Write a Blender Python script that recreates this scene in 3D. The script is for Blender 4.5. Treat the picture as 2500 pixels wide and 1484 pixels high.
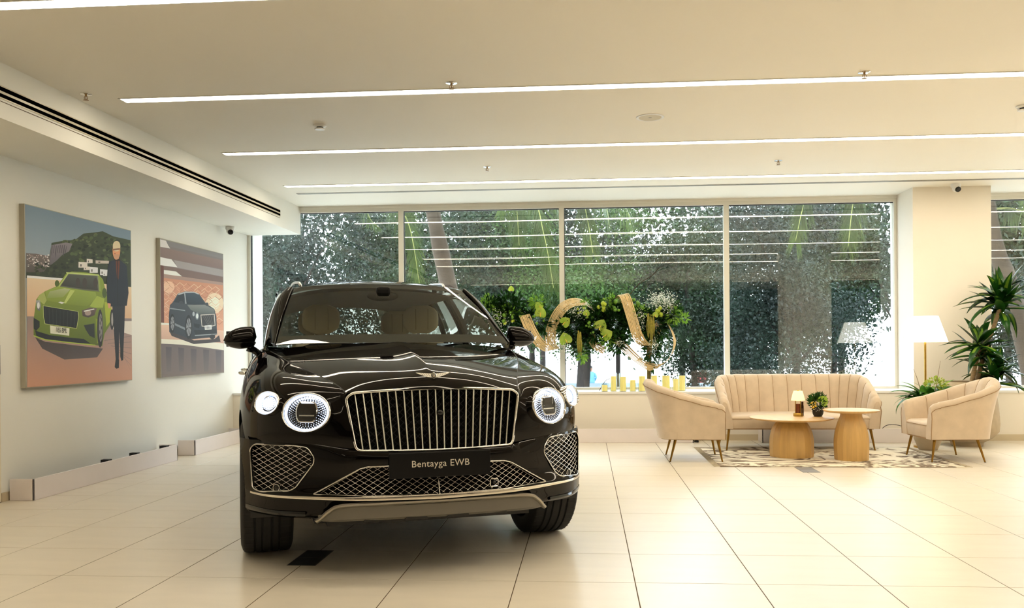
import bpy, bmesh, math, random
import numpy as np
from mathutils import Vector, Matrix
from mathutils.geometry import tessellate_polygon
random.seed(7); rng = np.random.default_rng(7)
PI = math.pi
for o in list(bpy.data.objects): bpy.data.objects.remove(o)
SC = bpy.context.scene; COL = SC.collection

# ---------------------------------------------------------------- camera, sky, exposure
EYE = 1.187                                   # eye height above the tiles
cam_d = bpy.data.cameras.new('camera'); cam = bpy.data.objects.new('camera', cam_d); COL.objects.link(cam)
cam_d.sensor_width = 36.0; cam_d.lens = 36.0*2116.9/2500
cam_d.shift_x = -(1272.5-1250)/2500; cam_d.shift_y = (845.4-742)/2500
cam_d.clip_start = .05; cam_d.clip_end = 400
YAW, ROLL = .07454, -.00761
_r = Vector((math.cos(YAW), math.sin(YAW), 0)); _f = Vector((-math.sin(YAW), math.cos(YAW), 0)); _u = Vector((0, 0, 1))
_rr = _r*math.cos(ROLL)+_u*math.sin(ROLL); _uu = _u*math.cos(ROLL)-_r*math.sin(ROLL)
cam.matrix_world = Matrix(((_rr.x, _uu.x, -_f.x, 0), (_rr.y, _uu.y, -_f.y, 0), (_rr.z, _uu.z, -_f.z, EYE), (0, 0, 0, 1)))
SC.camera = cam
W = bpy.data.worlds.new('overcast_sky'); SC.world = W; W.use_nodes = True
_bg = W.node_tree.nodes['Background']; _bg.inputs[0].default_value = (.85, .92, 1.0, 1); _bg.inputs[1].default_value = 6.2
W.cycles.sampling_method = 'NONE'               # even overcast sky: bounces find it as well as lamp sampling
vs = SC.view_settings; vs.view_transform = 'Standard'; vs.look = 'None'; vs.gamma = 1; vs.use_curve_mapping = False; vs.exposure = 0.85
STRIP_L = 12.5                                # radiance of the ceiling light strips
SC.cycles.max_bounces = 8; SC.cycles.diffuse_bounces = 3; SC.cycles.glossy_bounces = 3; SC.cycles.transparent_max_bounces = 20; SC.cycles.caustics_reflective = False; SC.cycles.caustics_refractive = False; SC.cycles.use_adaptive_sampling = True; SC.cycles.adaptive_threshold = .12; SC.cycles.adaptive_min_samples = 16; SC.cycles.sample_clamp_indirect = 6

# ---------------------------------------------------------------- helpers
def lin(c):
    return tuple((x/255/12.92 if x/255 <= .04045 else ((x/255+.055)/1.055)**2.4) for x in c[:3])
MATS = {}
def mat(name, col, rough=.5, metal=0.0, spec=.5, emit=0.0, noise=None, bump=None, coat=0.0, trans=0.0, ior=1.5, ecol=None, sheen=0, wave=None):
    """col is sRGB 0-255. noise=(scale, amount[, stretch]) mottles colour, bump=(scale, strength)"""
    if name in MATS: return MATS[name]
    m = bpy.data.materials.new(name); m.use_nodes = True; N = m.node_tree.nodes; L = m.node_tree.links
    b = N['Principled BSDF']; c = lin(col)
    b.inputs['Base Color'].default_value = (*c, 1); b.inputs['Roughness'].default_value = rough; b.inputs['Metallic'].default_value = metal
    b.inputs['Specular IOR Level'].default_value = spec; b.inputs['IOR'].default_value = ior
    b.inputs['Coat Weight'].default_value = coat; b.inputs['Coat Roughness'].default_value = .03
    b.inputs['Transmission Weight'].default_value = trans
    if sheen: b.inputs['Sheen Weight'].default_value = sheen; b.inputs['Sheen Roughness'].default_value = .4
    if emit:
        b.inputs['Emission Color'].default_value = (*(lin(ecol) if ecol else c), 1); b.inputs['Emission Strength'].default_value = emit
        if emit < 5: m.cycles.emission_sampling = 'NONE'      # faint glows: found by bounces, not sampled as lamps
    if noise or bump:
        tc = N.new('ShaderNodeTexCoord'); mp = N.new('ShaderNodeMapping'); L.new(tc.outputs['Object'], mp.inputs['Vector'])
    if noise:
        if len(noise) > 2: mp.inputs['Scale'].default_value = noise[2]
        t = N.new('ShaderNodeTexNoise'); t.inputs['Scale'].default_value = noise[0]; t.inputs['Detail'].default_value = 5; L.new(mp.outputs[0], t.inputs['Vector'])
        r = N.new('ShaderNodeMapRange'); r.inputs['From Min'].default_value = .3; r.inputs['From Max'].default_value = .7
        r.inputs['To Min'].default_value = 1-noise[1]; r.inputs['To Max'].default_value = 1+noise[1]; L.new(t.outputs['Fac'], r.inputs['Value'])
        mx = N.new('ShaderNodeVectorMath'); mx.operation = 'SCALE'; mx.inputs[0].default_value = c; L.new(r.outputs[0], mx.inputs['Scale'])
        L.new(mx.outputs[0], b.inputs['Base Color'])
    if bump:
        t2 = N.new('ShaderNodeTexNoise'); t2.inputs['Scale'].default_value = bump[0]; t2.inputs['Detail'].default_value = 3; L.new(mp.outputs[0], t2.inputs['Vector'])
        bp = N.new('ShaderNodeBump'); bp.inputs['Strength'].default_value = bump[1]; bp.inputs['Distance'].default_value = .01
        L.new(t2.outputs['Fac'], bp.inputs['Height']); L.new(bp.outputs[0], b.inputs['Normal'])
    MATS[name] = m; return m
def glass_mat(name, tint=(235, 242, 240), boost=2.0, rough=0.0):
    """thin sheet: lets light straight through, mirrors by Fresnel"""
    if name in MATS: return MATS[name]
    m = bpy.data.materials.new(name); m.use_nodes = True; N = m.node_tree.nodes; L = m.node_tree.links; N.clear()
    out = N.new('ShaderNodeOutputMaterial'); mix = N.new('ShaderNodeMixShader'); tr = N.new('ShaderNodeBsdfTransparent'); gl = N.new('ShaderNodeBsdfGlossy')
    fr = N.new('ShaderNodeFresnel'); fr.inputs[0].default_value = 1.5; mu = N.new('ShaderNodeMath'); mu.operation = 'MULTIPLY'; mu.inputs[1].default_value = boost; mu.use_clamp = True
    geo = N.new('ShaderNodeNewGeometry')
    tr.inputs[0].default_value = (*lin(tint), 1); gl.inputs['Roughness'].default_value = rough; gl.inputs[0].default_value = (1, 1, 1, 1)
    # Fresnel of a thin sheet is the same from both sides
    ii = N.new('ShaderNodeMath'); ii.operation = 'MULTIPLY_ADD'; ii.inputs[1].default_value = 1/1.5-1.5; ii.inputs[2].default_value = 1.5
    L.new(geo.outputs['Backfacing'], ii.inputs[0]); L.new(ii.outputs[0], fr.inputs[0])
    L.new(fr.outputs[0], mu.inputs[0]); L.new(mu.outputs[0], mix.inputs[0]); L.new(tr.outputs[0], mix.inputs[1]); L.new(gl.outputs[0], mix.inputs[2]); L.new(mix.outputs[0], out.inputs[0])
    MATS[name] = m; return m
def paint_mat(name, col, gain):
    """clear lacquer over black: Fresnel mirror on a dark base"""
    m = bpy.data.materials.new(name); m.use_nodes = True; N = m.node_tree.nodes; L = m.node_tree.links; N.clear()
    out = N.new('ShaderNodeOutputMaterial'); mix = N.new('ShaderNodeMixShader'); di = N.new('ShaderNodeBsdfDiffuse'); gl = N.new('ShaderNodeBsdfGlossy'); fr = N.new('ShaderNodeFresnel'); fr.inputs[0].default_value = 1.45
    di.inputs[0].default_value = (*lin(col), 1); gl.inputs['Roughness'].default_value = .03; gl.inputs[0].default_value = (gain, gain*.98, gain*.95, 1)
    L.new(fr.outputs[0], mix.inputs[0]); L.new(di.outputs[0], mix.inputs[1]); L.new(gl.outputs[0], mix.inputs[2]); L.new(mix.outputs[0], out.inputs[0]); MATS[name] = m; return m
def vcol_mat(name, rough=.45, spec=.3, attr='Col', trans=0):
    if name in MATS: return MATS[name]
    m = bpy.data.materials.new(name); m.use_nodes = True; N = m.node_tree.nodes; b = N['Principled BSDF']
    a = N.new('ShaderNodeVertexColor'); a.layer_name = attr; m.node_tree.links.new(a.outputs[0], b.inputs['Base Color'])
    b.inputs['Roughness'].default_value = rough; b.inputs['Specular IOR Level'].default_value = spec
    if trans:
        b.inputs['Subsurface Weight'].default_value = 0
    MATS[name] = m; return m
def leaf_mat(name, c1, c2, scale=3.0, rough=.4, trans=.35):
    """two-tone foliage, a share of the light comes through the blade"""
    if name in MATS: return MATS[name]
    m = bpy.data.materials.new(name); m.use_nodes = True; N = m.node_tree.nodes; L = m.node_tree.links
    b = N['Principled BSDF']; out = N['Material Output']
    tc = N.new('ShaderNodeTexCoord'); t = N.new('ShaderNodeTexNoise'); t.inputs['Scale'].default_value = scale; t.inputs['Detail'].default_value = 4; L.new(tc.outputs['Object'], t.inputs['Vector'])
    cr = N.new('ShaderNodeValToRGB'); cr.color_ramp.elements[0].position = .35; cr.color_ramp.elements[1].position = .68
    cr.color_ramp.elements[0].color = (*lin(c1), 1); cr.color_ramp.elements[1].color = (*lin(c2), 1)
    L.new(t.outputs['Fac'], cr.inputs[0]); L.new(cr.outputs[0], b.inputs['Base Color']); b.inputs['Roughness'].default_value = rough; b.inputs['Specular IOR Level'].default_value = .35
    tl = N.new('ShaderNodeBsdfTranslucent'); L.new(cr.outputs[0], tl.inputs[0]); mx = N.new('ShaderNodeMixShader'); mx.inputs[0].default_value = trans
    L.new(b.outputs[0], mx.inputs[1]); L.new(tl.outputs[0], mx.inputs[2]); L.new(mx.outputs[0], out.inputs[0])
    MATS[name] = m; return m

class MB:
    def __init__(s): s.v = []; s.f = []
    def add(s, V, F, M=None):
        k = len(s.v)
        if M is not None: V = [tuple(M @ Vector(p)) for p in V]
        s.v.extend([tuple(map(float, p)) for p in V]); s.f.extend([tuple(i+k for i in f) for f in F]); return s
    def box(s, x0, x1, y0, y1, z0, z1, M=None):
        V = [(x0, y0, z0), (x1, y0, z0), (x1, y1, z0), (x0, y1, z0), (x0, y0, z1), (x1, y0, z1), (x1, y1, z1), (x0, y1, z1)]
        return s.add(V, [(3, 2, 1, 0), (4, 5, 6, 7), (0, 1, 5, 4), (1, 2, 6, 5), (2, 3, 7, 6), (3, 0, 4, 7)], M)
    def grid(s, P, cu=False, cv=False, flip=False):
        n, m = len(P), len(P[0]); V = [tuple(P[i][j]) for i in range(n) for j in range(m)]; F = []
        for i in range(n if cu else n-1):
            for j in range(m if cv else m-1):
                q = (i*m+j, ((i+1) % n)*m+j, ((i+1) % n)*m+(j+1) % m, i*m+(j+1) % m); F.append(q[::-1] if flip else q)
        return s.add(V, F)
    def lathe(s, prof, n=32, c=(0, 0, 0), M=None, a0=0, a1=2*PI):
        full = abs(a1-a0-2*PI) < 1e-6; k = n if full else n+1; m = len(prof); V = []; F = []
        for i in range(k):
            a = a0+(a1-a0)*i/n
            for r, z in prof: V.append((c[0]+r*math.cos(a), c[1]+r*math.sin(a), c[2]+z))
        for i in range(n):
            for j in range(m-1):
                i2 = (i+1) % k; F.append((i*m+j, i2*m+j, i2*m+j+1, i*m+j+1))
        return s.add(V, F, M)
    def tube(s, path, r, n=8, caps=True, closed=False):
        P = [Vector(p) for p in path]; k = len(P); R = r if hasattr(r, '__len__') else [r]*k; V = []; F = []; up = None
        for i in range(k):
            t = (P[(i+1) % k]-P[i-1]) if closed else (P[min(i+1, k-1)]-P[max(i-1, 0)])
            t = t.normalized() if t.length > 1e-9 else Vector((0, 0, 1))
            if up is None: up = t.orthogonal().normalized()
            up = (up-t*up.dot(t)); up = up.normalized() if up.length > 1e-6 else t.orthogonal().normalized()
            w = t.cross(up)
            for j in range(n):
                a = 2*PI*j/n; V.append(tuple(P[i]+(up*math.cos(a)+w*math.sin(a))*R[i]))
        for i in range(k if closed else k-1):
            for j in range(n):
                i2 = (i+1) % k; F.append((i*n+j, i*n+(j+1) % n, i2*n+(j+1) % n, i2*n+j))
        if caps and not closed: F.append(tuple(range(n))[::-1]); F.append(tuple((k-1)*n+j for j in range(n)))
        return s.add(V, F)
    def rod(s, a, b, r0, r1=None, n=8): return s.tube([a, b], [r0, r1 if r1 is not None else r0], n)
    def prism(s, pts, h, M=None):
        """polygon in xy extruded along z by h"""
        n = len(pts); V = [(x, y, 0) for x, y in pts]+[(x, y, h) for x, y in pts]
        tri = tessellate_polygon([[Vector((x, y, 0)) for x, y in pts]])
        F = [t for t in tri]+[tuple(i+n for i in t)[::-1] for t in tri]+[(i, (i+1) % n, n+(i+1) % n, n+i) for i in range(n)]
        return s.add(V, F, M)
    def ball(s, c, r, nu=10, nv=6, sc=(1, 1, 1)):
        P = [[(c[0]+r*sc[0]*math.sin(PI*j/nv)*math.cos(2*PI*i/nu), c[1]+r*sc[1]*math.sin(PI*j/nv)*math.sin(2*PI*i/nu), c[2]+r*sc[2]*math.cos(PI*j/nv)) for j in range(nv+1)] for i in range(nu)]
        return s.grid(P, cu=True, flip=True)
    def build(s, name, m, parent=None, smooth=None, bevel=0, loc=None, subsurf=0, solid=0, fix=True, merge=0):
        me = bpy.data.meshes.new(name); me.from_pydata(s.v, [], s.f)
        if fix or merge:
            bm = bmesh.new(); bm.from_mesh(me)
            if merge: bmesh.ops.remove_doubles(bm, verts=bm.verts, dist=merge)
            if fix: bmesh.ops.recalc_face_normals(bm, faces=bm.faces)
            bm.to_mesh(me); bm.free()
        return link(name, me, m, parent, smooth, bevel, loc, subsurf, solid)
def link(name, me, m, parent=None, smooth=None, bevel=0, loc=None, subsurf=0, solid=0):
    if m is not None: me.materials.append(m)
    if smooth is not None:
        me.polygons.foreach_set('use_smooth', [True]*len(me.polygons))
        if smooth < 180: me.set_sharp_from_angle(angle=math.radians(smooth))
    o = bpy.data.objects.new(name, me); COL.objects.link(o)
    if loc is not None: o.location = loc
    if parent is not None: o.parent = parent
    if bevel:
        b = o.modifiers.new('bevel', 'BEVEL'); b.width = bevel; b.segments = 2; b.limit_method = 'ANGLE'; b.angle_limit = math.radians(40)
    if subsurf:
        u = o.modifiers.new('sub', 'SUBSURF'); u.levels = subsurf; u.render_levels = subsurf
    if solid:
        d = o.modifiers.new('solid', 'SOLIDIFY'); d.thickness = solid; d.offset = 0
    return o
def arr_mesh(name, V, F):
    """numpy arrays -> mesh (quads or tris)"""
    V = np.asarray(V, np.float32); F = np.asarray(F, np.int32); me = bpy.data.meshes.new(name); k = F.shape[1]
    me.vertices.add(len(V)); me.vertices.foreach_set('co', V.ravel()); me.loops.add(F.size); me.loops.foreach_set('vertex_index', F.ravel())
    me.polygons.add(len(F)); me.polygons.foreach_set('loop_start', np.arange(0, F.size, k, dtype=np.int32)); me.update(calc_edges=True); me.validate(); return me
def empty(name, loc=(0, 0, 0), rz=0):
    o = bpy.data.objects.new(name, None); COL.objects.link(o); o.location = loc; o.rotation_euler = (0, 0, rz); o.empty_display_size = .1; return o
def tag(o, label=None, cat=None, group=None, kind=None):
    if label: o['label'] = label
    if cat: o['category'] = cat
    if group: o['group'] = group
    if kind: o['kind'] = kind
    return o
def struct(o, label=None): 
    o['kind'] = 'structure'
    if label: o['label'] = label
    return o
def copy_tree(o, parent=None):
    c = o.copy(); COL.objects.link(c); c.parent = parent
    for ch in list(o.children): copy_tree(ch, c)
    return c
def text_mesh(body, size, depth=.0008, spacing=1.0, bold=0.0):
    cu = bpy.data.curves.new('lettering', 'FONT'); cu.body = body; cu.size = size; cu.extrude = depth; cu.align_x = 'CENTER'; cu.align_y = 'CENTER'; cu.space_character = spacing; cu.offset = bold; cu.resolution_u = 4
    o = bpy.data.objects.new('lettering', cu); COL.objects.link(o); dg = bpy.context.evaluated_depsgraph_get(); me = bpy.data.meshes.new_from_object(o.evaluated_get(dg))
    bpy.data.objects.remove(o); bpy.data.curves.remove(cu); return me
def spline(pts, n):
    """Catmull-Rom through points -> n samples"""
    P = np.array(pts, float); k = len(P); Q = np.vstack([2*P[0]-P[1], P, 2*P[-1]-P[-2]]); out = []
    for t in np.linspace(0, k-1, n):
        i = min(int(t), k-2); f = t-i; a, b, c, d = Q[i:i+4]
        out.append(.5*((2*b)+(-a+c)*f+(2*a-5*b+4*c-d)*f*f+(-a+3*b-3*c+d)*f**3))
    return np.array(out)
# ---------------------------------------------------------------- the room
XL, YS, YG, ZC, SILL = -4.57, 10.93, 11.5, 3.09, .61      # left wall, sill wall, glazing, ceiling, sill height
XR, YB = 11.0, -7.5
m_wall = mat('wall_paint', (240, 237, 226), .6, noise=(1.5, .012))
m_ceil = mat('ceiling_paint', (238, 232, 218), .7, noise=(1.2, .01))
m_col = mat('column_paint', (239, 231, 216), .6, noise=(1.5, .012))
m_frame = mat('window_frame_white', (228, 224, 210), .4)
m_base = mat('baseboard_beige', (205, 190, 160), .5, noise=(6, .04))
m_tile = mat('porcelain_tile', (229, 219, 200), .3, spec=.6, ior=1.6, noise=(2.2, .035, (1, 4, 1)))
m_grout = mat('grout', (92, 76, 54), .85, spec=.2)
m_black = mat('matt_black', (14, 14, 14), .6)
m_dark = mat('dark_grey_metal', (60, 60, 62), .4, .6)
m_white = mat('white_plastic', (232, 230, 224), .35)
m_pink = mat('pinkish_white_board', (238, 229, 226), .45, noise=(5, .015))
m_chrome = mat('chrome', (225, 224, 220), .08, 1.0)
m_gold = mat('brushed_brass', (190, 150, 70), .28, 1.0, noise=(40, .08))

# floor: grout bed with real tiles on it (0.6 m grid found from the joints)
GX, GY, T = -1.5632, 4.3705, .6
fl = MB().box(XL-.2, XR, YB, 12.2, -.12, -.0014).build('floor', m_grout); struct(fl)
far = MB().box(XL, XR, YB, GY-T-.004, -.0013, 0).box(GX+15*T, XR, GY-T-.004, YS, -.0013, 0).build('tiled_field', m_tile, fl)
far['kind'] = 'stuff'
g = .0024; ch = .0008
tv = MB(); a = T/2-g
tv.add([(-a, -a, -.0013), (a, -a, -.0013), (a, a, -.0013), (-a, a, -.0013), (-a, -a, -ch), (a, -a, -ch), (a, a, -ch), (-a, a, -ch), (-a+ch, -a+ch, 0), (a-ch, -a+ch, 0), (a-ch, a-ch, 0), (-a+ch, a-ch, 0)],
       [(0, 1, 5, 4), (1, 2, 6, 5), (2, 3, 7, 6), (3, 0, 4, 7), (4, 5, 9, 8), (5, 6, 10, 9), (6, 7, 11, 10), (7, 4, 8, 11), (8, 9, 10, 11)])
t0 = tv.build('tile', m_tile, fl); tme = t0.data; first = True
for i in range(-5, 15):
    for j in range(-1, 11):
        x, y, sx, sy = GX+(i+.5)*T, GY+(j+.5)*T, 1, 1
        if j == 10: sy = (YS-.004-(GY+10*T))/T; y = GY+10*T+sy*T/2
        o = t0 if first else t0.copy()
        if not first: COL.objects.link(o)
        first = False; o.location = (x, y, 0); o.scale = (sx, sy, 1)

# ceiling, with the dropped bulkhead along the left wall and one across the hall behind the viewer
ce = struct(MB().box(XL-.2, XR, YB, 12.0, ZC, ZC+.25).build('ceiling', m_ceil))
bk = struct(MB().box(XL, -3.84, YB, YG-.02, 2.72, ZC).build('trim_1', m_wall), 'dropped bulkhead along the poster wall')
MB().box(-3.841, -3.834, -2, 10.69, 2.848, 2.935).build('air_slot_frame', mat('slot_frame', (214, 204, 178), .3), bk)
for z0, z1 in ((2.899, 2.926), (2.857, 2.881)):
    MB().box(-3.842, -3.832, -2, 10.685, z0, z1).build('air_slot', mat('slot_black', (4, 4, 4), .9, spec=0), bk)
MB().box(-3.842, -3.836, -2, 10.685, 2.829, 2.832).build('air_slot_joint', m_grout, bk)
struct(MB().box(-3.84, XR, 1.75, 2.15, 2.72, ZC).build('trim_2', m_wall), 'dropped beam across the hall')
struct(MB().box(-3.54, 10.0, 10.43, 10.455, ZC-.004, ZC+.001).box(-3.54, 10.0, 10.475, 10.50, ZC-.004, ZC+.001).build('trim_3', mat('track_grey', (150, 146, 136), .4, .4)), 'thin curtain track in the ceiling')

# walls
wl = struct(MB().box(XL-.2, XL, YB, 12.0, 0, ZC).build('wall_left', m_wall))
MB().box(XL, XL+.012, 6.45, 10.9, 0, .07).build('skirting', m_base, wl)
wb = struct(MB().box(XL, 3.99, YS, 11.6, 0, SILL-.03).box(4.91, XR, YS, 11.6, 0, SILL-.03).build('wall_back', m_col))
MB().box(XL+.013, 3.98, YS-.012, YS, 0, .075).box(4.92, XR, YS-.012, YS, 0, .075).build('skirting', m_base, wb)
sl = struct(MB().box(XL+.001, 3.989, YS-.012, 11.48, SILL-.03, SILL).box(4.911, XR-.01, YS-.012, 11.48, SILL-.03, SILL).build('trim_4', mat('sill_white', (240, 238, 232), .3), bevel=.004), 'white window sill slab')
cm = struct(MB().box(3.99, 4.91, YS-.02, 11.7, 0, ZC).build('wall_column', m_col), 'cream column between the two windows')
MB().box(3.98, 4.92, YS-.032, YS-.02, 0, .075).build('skirting', m_base, cm)
struct(MB().box(XL, XR, 11.6, 11.7, -.7, SILL-.04).box(XL, XR, 11.45, 11.7, ZC-.035, ZC).build('wall_front', m_wall), 'outer wall under the glazing')
struct(MB().box(XL, XR, YB-.2, YB, 0, ZC).build('wall_rear', mat('dimmed_rear_wall', (70, 62, 54), .7)))  # unseen end wall, the dimness of the hall put into its dark colour
struct(MB().box(4.0, 4.95, 4.55, 5.1, 0, ZC).build('wall_pillar', m_col), 'free standing column of the hall')
wr = struct(MB().box(XR, XR+.2, YB, 12, 0, ZC).build('wall_right', m_wall))

# glazing: each bay two sheets, the inner one bowed by a few millimetres as sealed units are
m_pane = glass_mat('window_glass', (234, 238, 239), 1.7)
m_gask = mat('gasket_black', (25, 28, 30), .5)
def window(n, x0, x1, bow=.0022):
    f = MB(); w = .033; zt = ZC-.035
    f.box(x0, x0+w, YG-.045, YG+.045, SILL, zt).box(x1-w, x1, YG-.045, YG+.045, SILL, zt).box(x0+w, x1-w, YG-.045, YG+.045, zt-.045, zt).box(x0+w, x1-w, YG-.045, YG+.045, SILL, SILL+.03)
    fr = struct(f.build('window_%d' % n, m_frame))
    MB().box(x0+w, x1-w, YG-.01, YG+.03, zt-.055, zt-.045).box(x0+w, x0+w+.008, YG-.01, YG+.03, SILL+.03, zt-.055).build('gasket', m_gask, fr)
    a, b, z0, z1 = x0+w, x1-w, SILL+.03, zt-.05
    for k, (y, s) in enumerate(((YG, bow), (YG+.022, 0))):
        nx = 17 if s else 2; P = [[(a+(b-a)*i/(nx-1), y-s*(1-(2*i/(nx-1)-1)**2)*(1-(2*j/(nx-1)-1)**2), z0+(z1-z0)*j/(nx-1)) for j in range(nx)] for i in range(nx)]
        MB().grid(P).build('pane', m_pane, fr, smooth=180, fix=False)
for n, (x0, x1, bw) in enumerate(((XL+.002, -2.46, .0018), (-2.46, -.31, .0024), (-.31, 1.835, -.0014), (1.835, 3.988, .0006), (4.912, 7.05, .001), (7.05, 9.2, .001), (9.2, XR, .001))): window(n+1, x0, x1, bw)

# door at the near end of the poster wall with a framed notice
d = struct(MB().box(XL-.0005, XL+.03, 5.35, 6.42, .01, 2.2).build('door_1', mat('door_paint', (232, 220, 196), .45), bevel=.003), 'cream door flush with the poster wall')
dn = MB().box(XL+.031, XL+.043, 6.1, 6.40, 1.0, 1.23).build('notice_frame', m_dark, d)
MB().box(XL+.042, XL+.045, 6.1, 6.375, 1.045, 1.19).build('notice_sheet', mat('notice_grey', (190, 192, 186), .4), dn)

# pinkish boards boxed around floor channels
def channel(name, label, pts, h=.17, t=.012):
    e = empty(name, (pts[0][0], pts[0][1], 0)); ox, oy = pts[0]
    for (x0, y0), (x1, y1) in zip(pts[:-1], pts[1:]):
        dx, dy = x1-x0, y1-y0; L = math.hypot(dx, dy); nx, ny = -dy/L*t/2, dx/L*t/2; ex, ey = dx/L*t/2, dy/L*t/2
        V = [(x0-ex-nx, y0-ey-ny), (x1+ex-nx, y1+ey-ny), (x1+ex+nx, y1+ey+ny), (x0-ex+nx, y0-ey+ny)]
        m = MB(); m.add([(a-ox, b-oy, 0.001) for a, b in V]+[(a-ox, b-oy, h) for a, b in V], [(0, 1, 2, 3), (4, 5, 6, 7), (0, 1, 5, 4), (1, 2, 6, 5), (2, 3, 7, 6), (3, 0, 4, 7)]).build('board', m_pink, e, bevel=.002)
    return tag(e, label, 'channel box')
c1 = channel('channel_box', 'long low pinkish board box on the floor beneath the green convertible poster', [(-4.54, 6.53), (-4.352, 6.53), (-4.352, 8.93), (-4.54, 8.93)])
MB().box(-.02, .17, .02, 2.37, .001, .1).build('light_trough', mat('trough_dark', (70, 76, 80), .5), c1)
for y in (1.1, 1.6, 2.2): MB().box(.1, .175, y, y+.06, .1, .178).build('clip', m_black, c1)
c2 = channel('channel_box', 'shorter low pinkish board box on the floor beneath the dark car poster', [(-4.54, 9.36), (-4.352, 9.36), (-4.352, 10.74), (-4.54, 10.74)])
MB().box(-.02, .17, .02, 1.35, .001, .1).build('light_trough', MATS['trough_dark'], c2)
c3 = channel('channel_box', 'pinkish board box along the back wall between the car and the front left armchair', [(-3.4, 10.9), (-3.4, 10.66), (1.29, 10.66), (1.29, 10.9)])
MB().box(.0, .04, -.2, -.05, .001, .03, Matrix.Translation((4.72, 0, 0))).build('plug', m_black, c3)
c4 = channel('channel_box', 'pinkish board box along the back wall behind the sofa and round tables', [(2.12, 10.9), (2.12, 10.66), (3.95, 10.66), (3.95, 10.9)])
MB().tube(spline([(1.45, -.1, .16), (1.5, -.12, .2), (1.58, -.14, .21), (1.68, -.16, .19)], 12), .004, 6).build('cable', m_black, c4)

# ceiling strips
m_strip = mat('strip_diffuser', (255, 240, 214), .5, emit=STRIP_L, ecol=(255, 241, 217))
def strip(y, x0, x1, label, n_seg=1):
    e = empty('strip_light', ((x0+x1)/2, y, ZC)); c = (x0+x1)/2
    MB().box(x0-.012-c, x1+.012-c, -.062, -.05, -.005, -.0005).box(x0-.012-c, x1+.012-c, .05, .062, -.005, -.0005).box(x0-.012-c, x0-c, -.05, .05, -.005, -.0005).build('housing', m_white, e)
    MB().box(x0-c, x1-c, -.05, .05, -.0035, -.0005).build('diffuser', m_strip, e)
    tag(e, label, 'strip light', 'ceiling strip lights')
strip(4.56, -3.51, 10.6, 'ceiling strip light at the top edge, closest to the viewer')
strip(6.385, -3.51, 10.6, 'long ceiling strip light crossing just below the two nearer sprinkler heads')
strip(8.24, -3.51, 10.6, 'ceiling strip light just beyond the round ceiling speaker')
strip(9.97, -3.51, 10.6, 'ceiling strip light closest to the window wall')
strip(2.85, -3.51, 10.6, 'ceiling strip light out of frame, seen mirrored in the window')
strip(-3.3, -3.51, 10.6, 'ceiling strip light deep in the hall, seen mirrored in the window')

# small ceiling fittings
def sprinkler(x, y, label):
    e = empty('sprinkler_head', (x, y, ZC))
    MB().lathe([(.0, 0), (.042, 0), (.042, -.003), (.03, -.006), (0, -.006)], 20).build('escutcheon', m_chrome, e, smooth=40)
    b = MB().rod((0, 0, -.005), (0, 0, -.018), .009, .007)
    for s in (-1, 1): b.tube([(s*.008, 0, -.016), (s*.014, 0, -.03), (s*.004, 0, -.044)], .0025, 6)
    b.rod((0, 0, -.018), (0, 0, -.042), .003).build('yoke', mat('sprinkler_brass', (150, 120, 80), .3, 1), e)
    MB().lathe([(0, -.044), (.02, -.044), (.02, -.0465), (0, -.0465)], 16).build('deflector', MATS['sprinkler_brass'], e)
    tag(e, label, 'sprinkler', 'ceiling sprinkler heads')
sprinkler(-3.70, 6.2, 'sprinkler head beside the black air slots of the bulkhead')
sprinkler(-.953, 6.2, 'sprinkler head above the middle of the longest light strip')
sprinkler(1.96, 6.24, 'sprinkler head touching the right part of the longest light strip')
sprinkler(-1.03, 9.13, 'small far sprinkler head above the car roof')
sprinkler(2.0, 9.15, 'small far sprinkler head above the window behind the sofa')
def smoke(x, y, label):
    e = empty('smoke_detector', (x, y, ZC))
    MB().lathe([(0, 0), (.055, 0), (.055, -.012), (.045, -.02), (.0, -.02)], 24).build('base', m_white, e, smooth=40)
    MB().lathe([(.03, -.02), (.03, -.04)], 6).build('vent_gap', m_black, e)
    MB().lathe([(.045, -.034), (.04, -.042), (0, -.046)], 24).lathe([(.045, -.034), (0, -.034)], 24).build('cap', m_white, e, smooth=40)
    tag(e, label, 'detector', 'smoke detectors')
smoke(-2.25, 7.25, 'white smoke detector on the ceiling left of the round speaker')
smoke(3.52, 7.25, 'white smoke detector cut by the right edge of the picture')
e = empty('ceiling_speaker', (.548, 7.295, ZC))
MB().lathe([(0, -.002), (.095, -.002), (.1, -.006), (.115, -.006), (.118, 0), (0, 0)], 36).build('rim', m_white, e, smooth=40)
MB().lathe([(0, -.0035), (.094, -.0035)], 36).build('grille', mat('speaker_mesh', (205, 196, 174), .6), e); MB().box(-.012, .012, -.003, .003, -.0055, -.003).build('badge', m_dark, e)
tag(e, 'round flush speaker grille in the ceiling between two light strips', 'speaker')
def dome_camera(x, y, z, yaw, label, tilt=.5):
    e = empty('security_camera', (x, y, z), yaw)
    MB().lathe([(0, 0), (.055, 0), (.057, -.03), (.05, -.045), (0, -.045)], 28).build('mount', m_white, e, smooth=40)
    R = Matrix.Translation((0, -.008, -.055)) @ Matrix.Rotation(tilt, 4, 'X')
    MB().ball((0, 0, 0), .047, 20, 12).build('ball', m_white, e, smooth=180).matrix_local = R
    q = MB().lathe([(0, .0), (.031, 0), (.033, -.006), (.033, -.03)], 24, (0, 0, .05)).build('lens_ring', m_black, e, smooth=40); q.matrix_local = R @ Matrix.Rotation(PI/2, 4, 'X')
    q = MB().lathe([(0, .004), (.018, 0)], 20, (0, 0, .0505)).build('lens', mat('lens_glass', (18, 20, 28), .05), e, smooth=180); q.matrix_local = R @ Matrix.Rotation(PI/2, 4, 'X')
    tag(e, label, 'security camera', 'white dome cameras')
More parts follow.
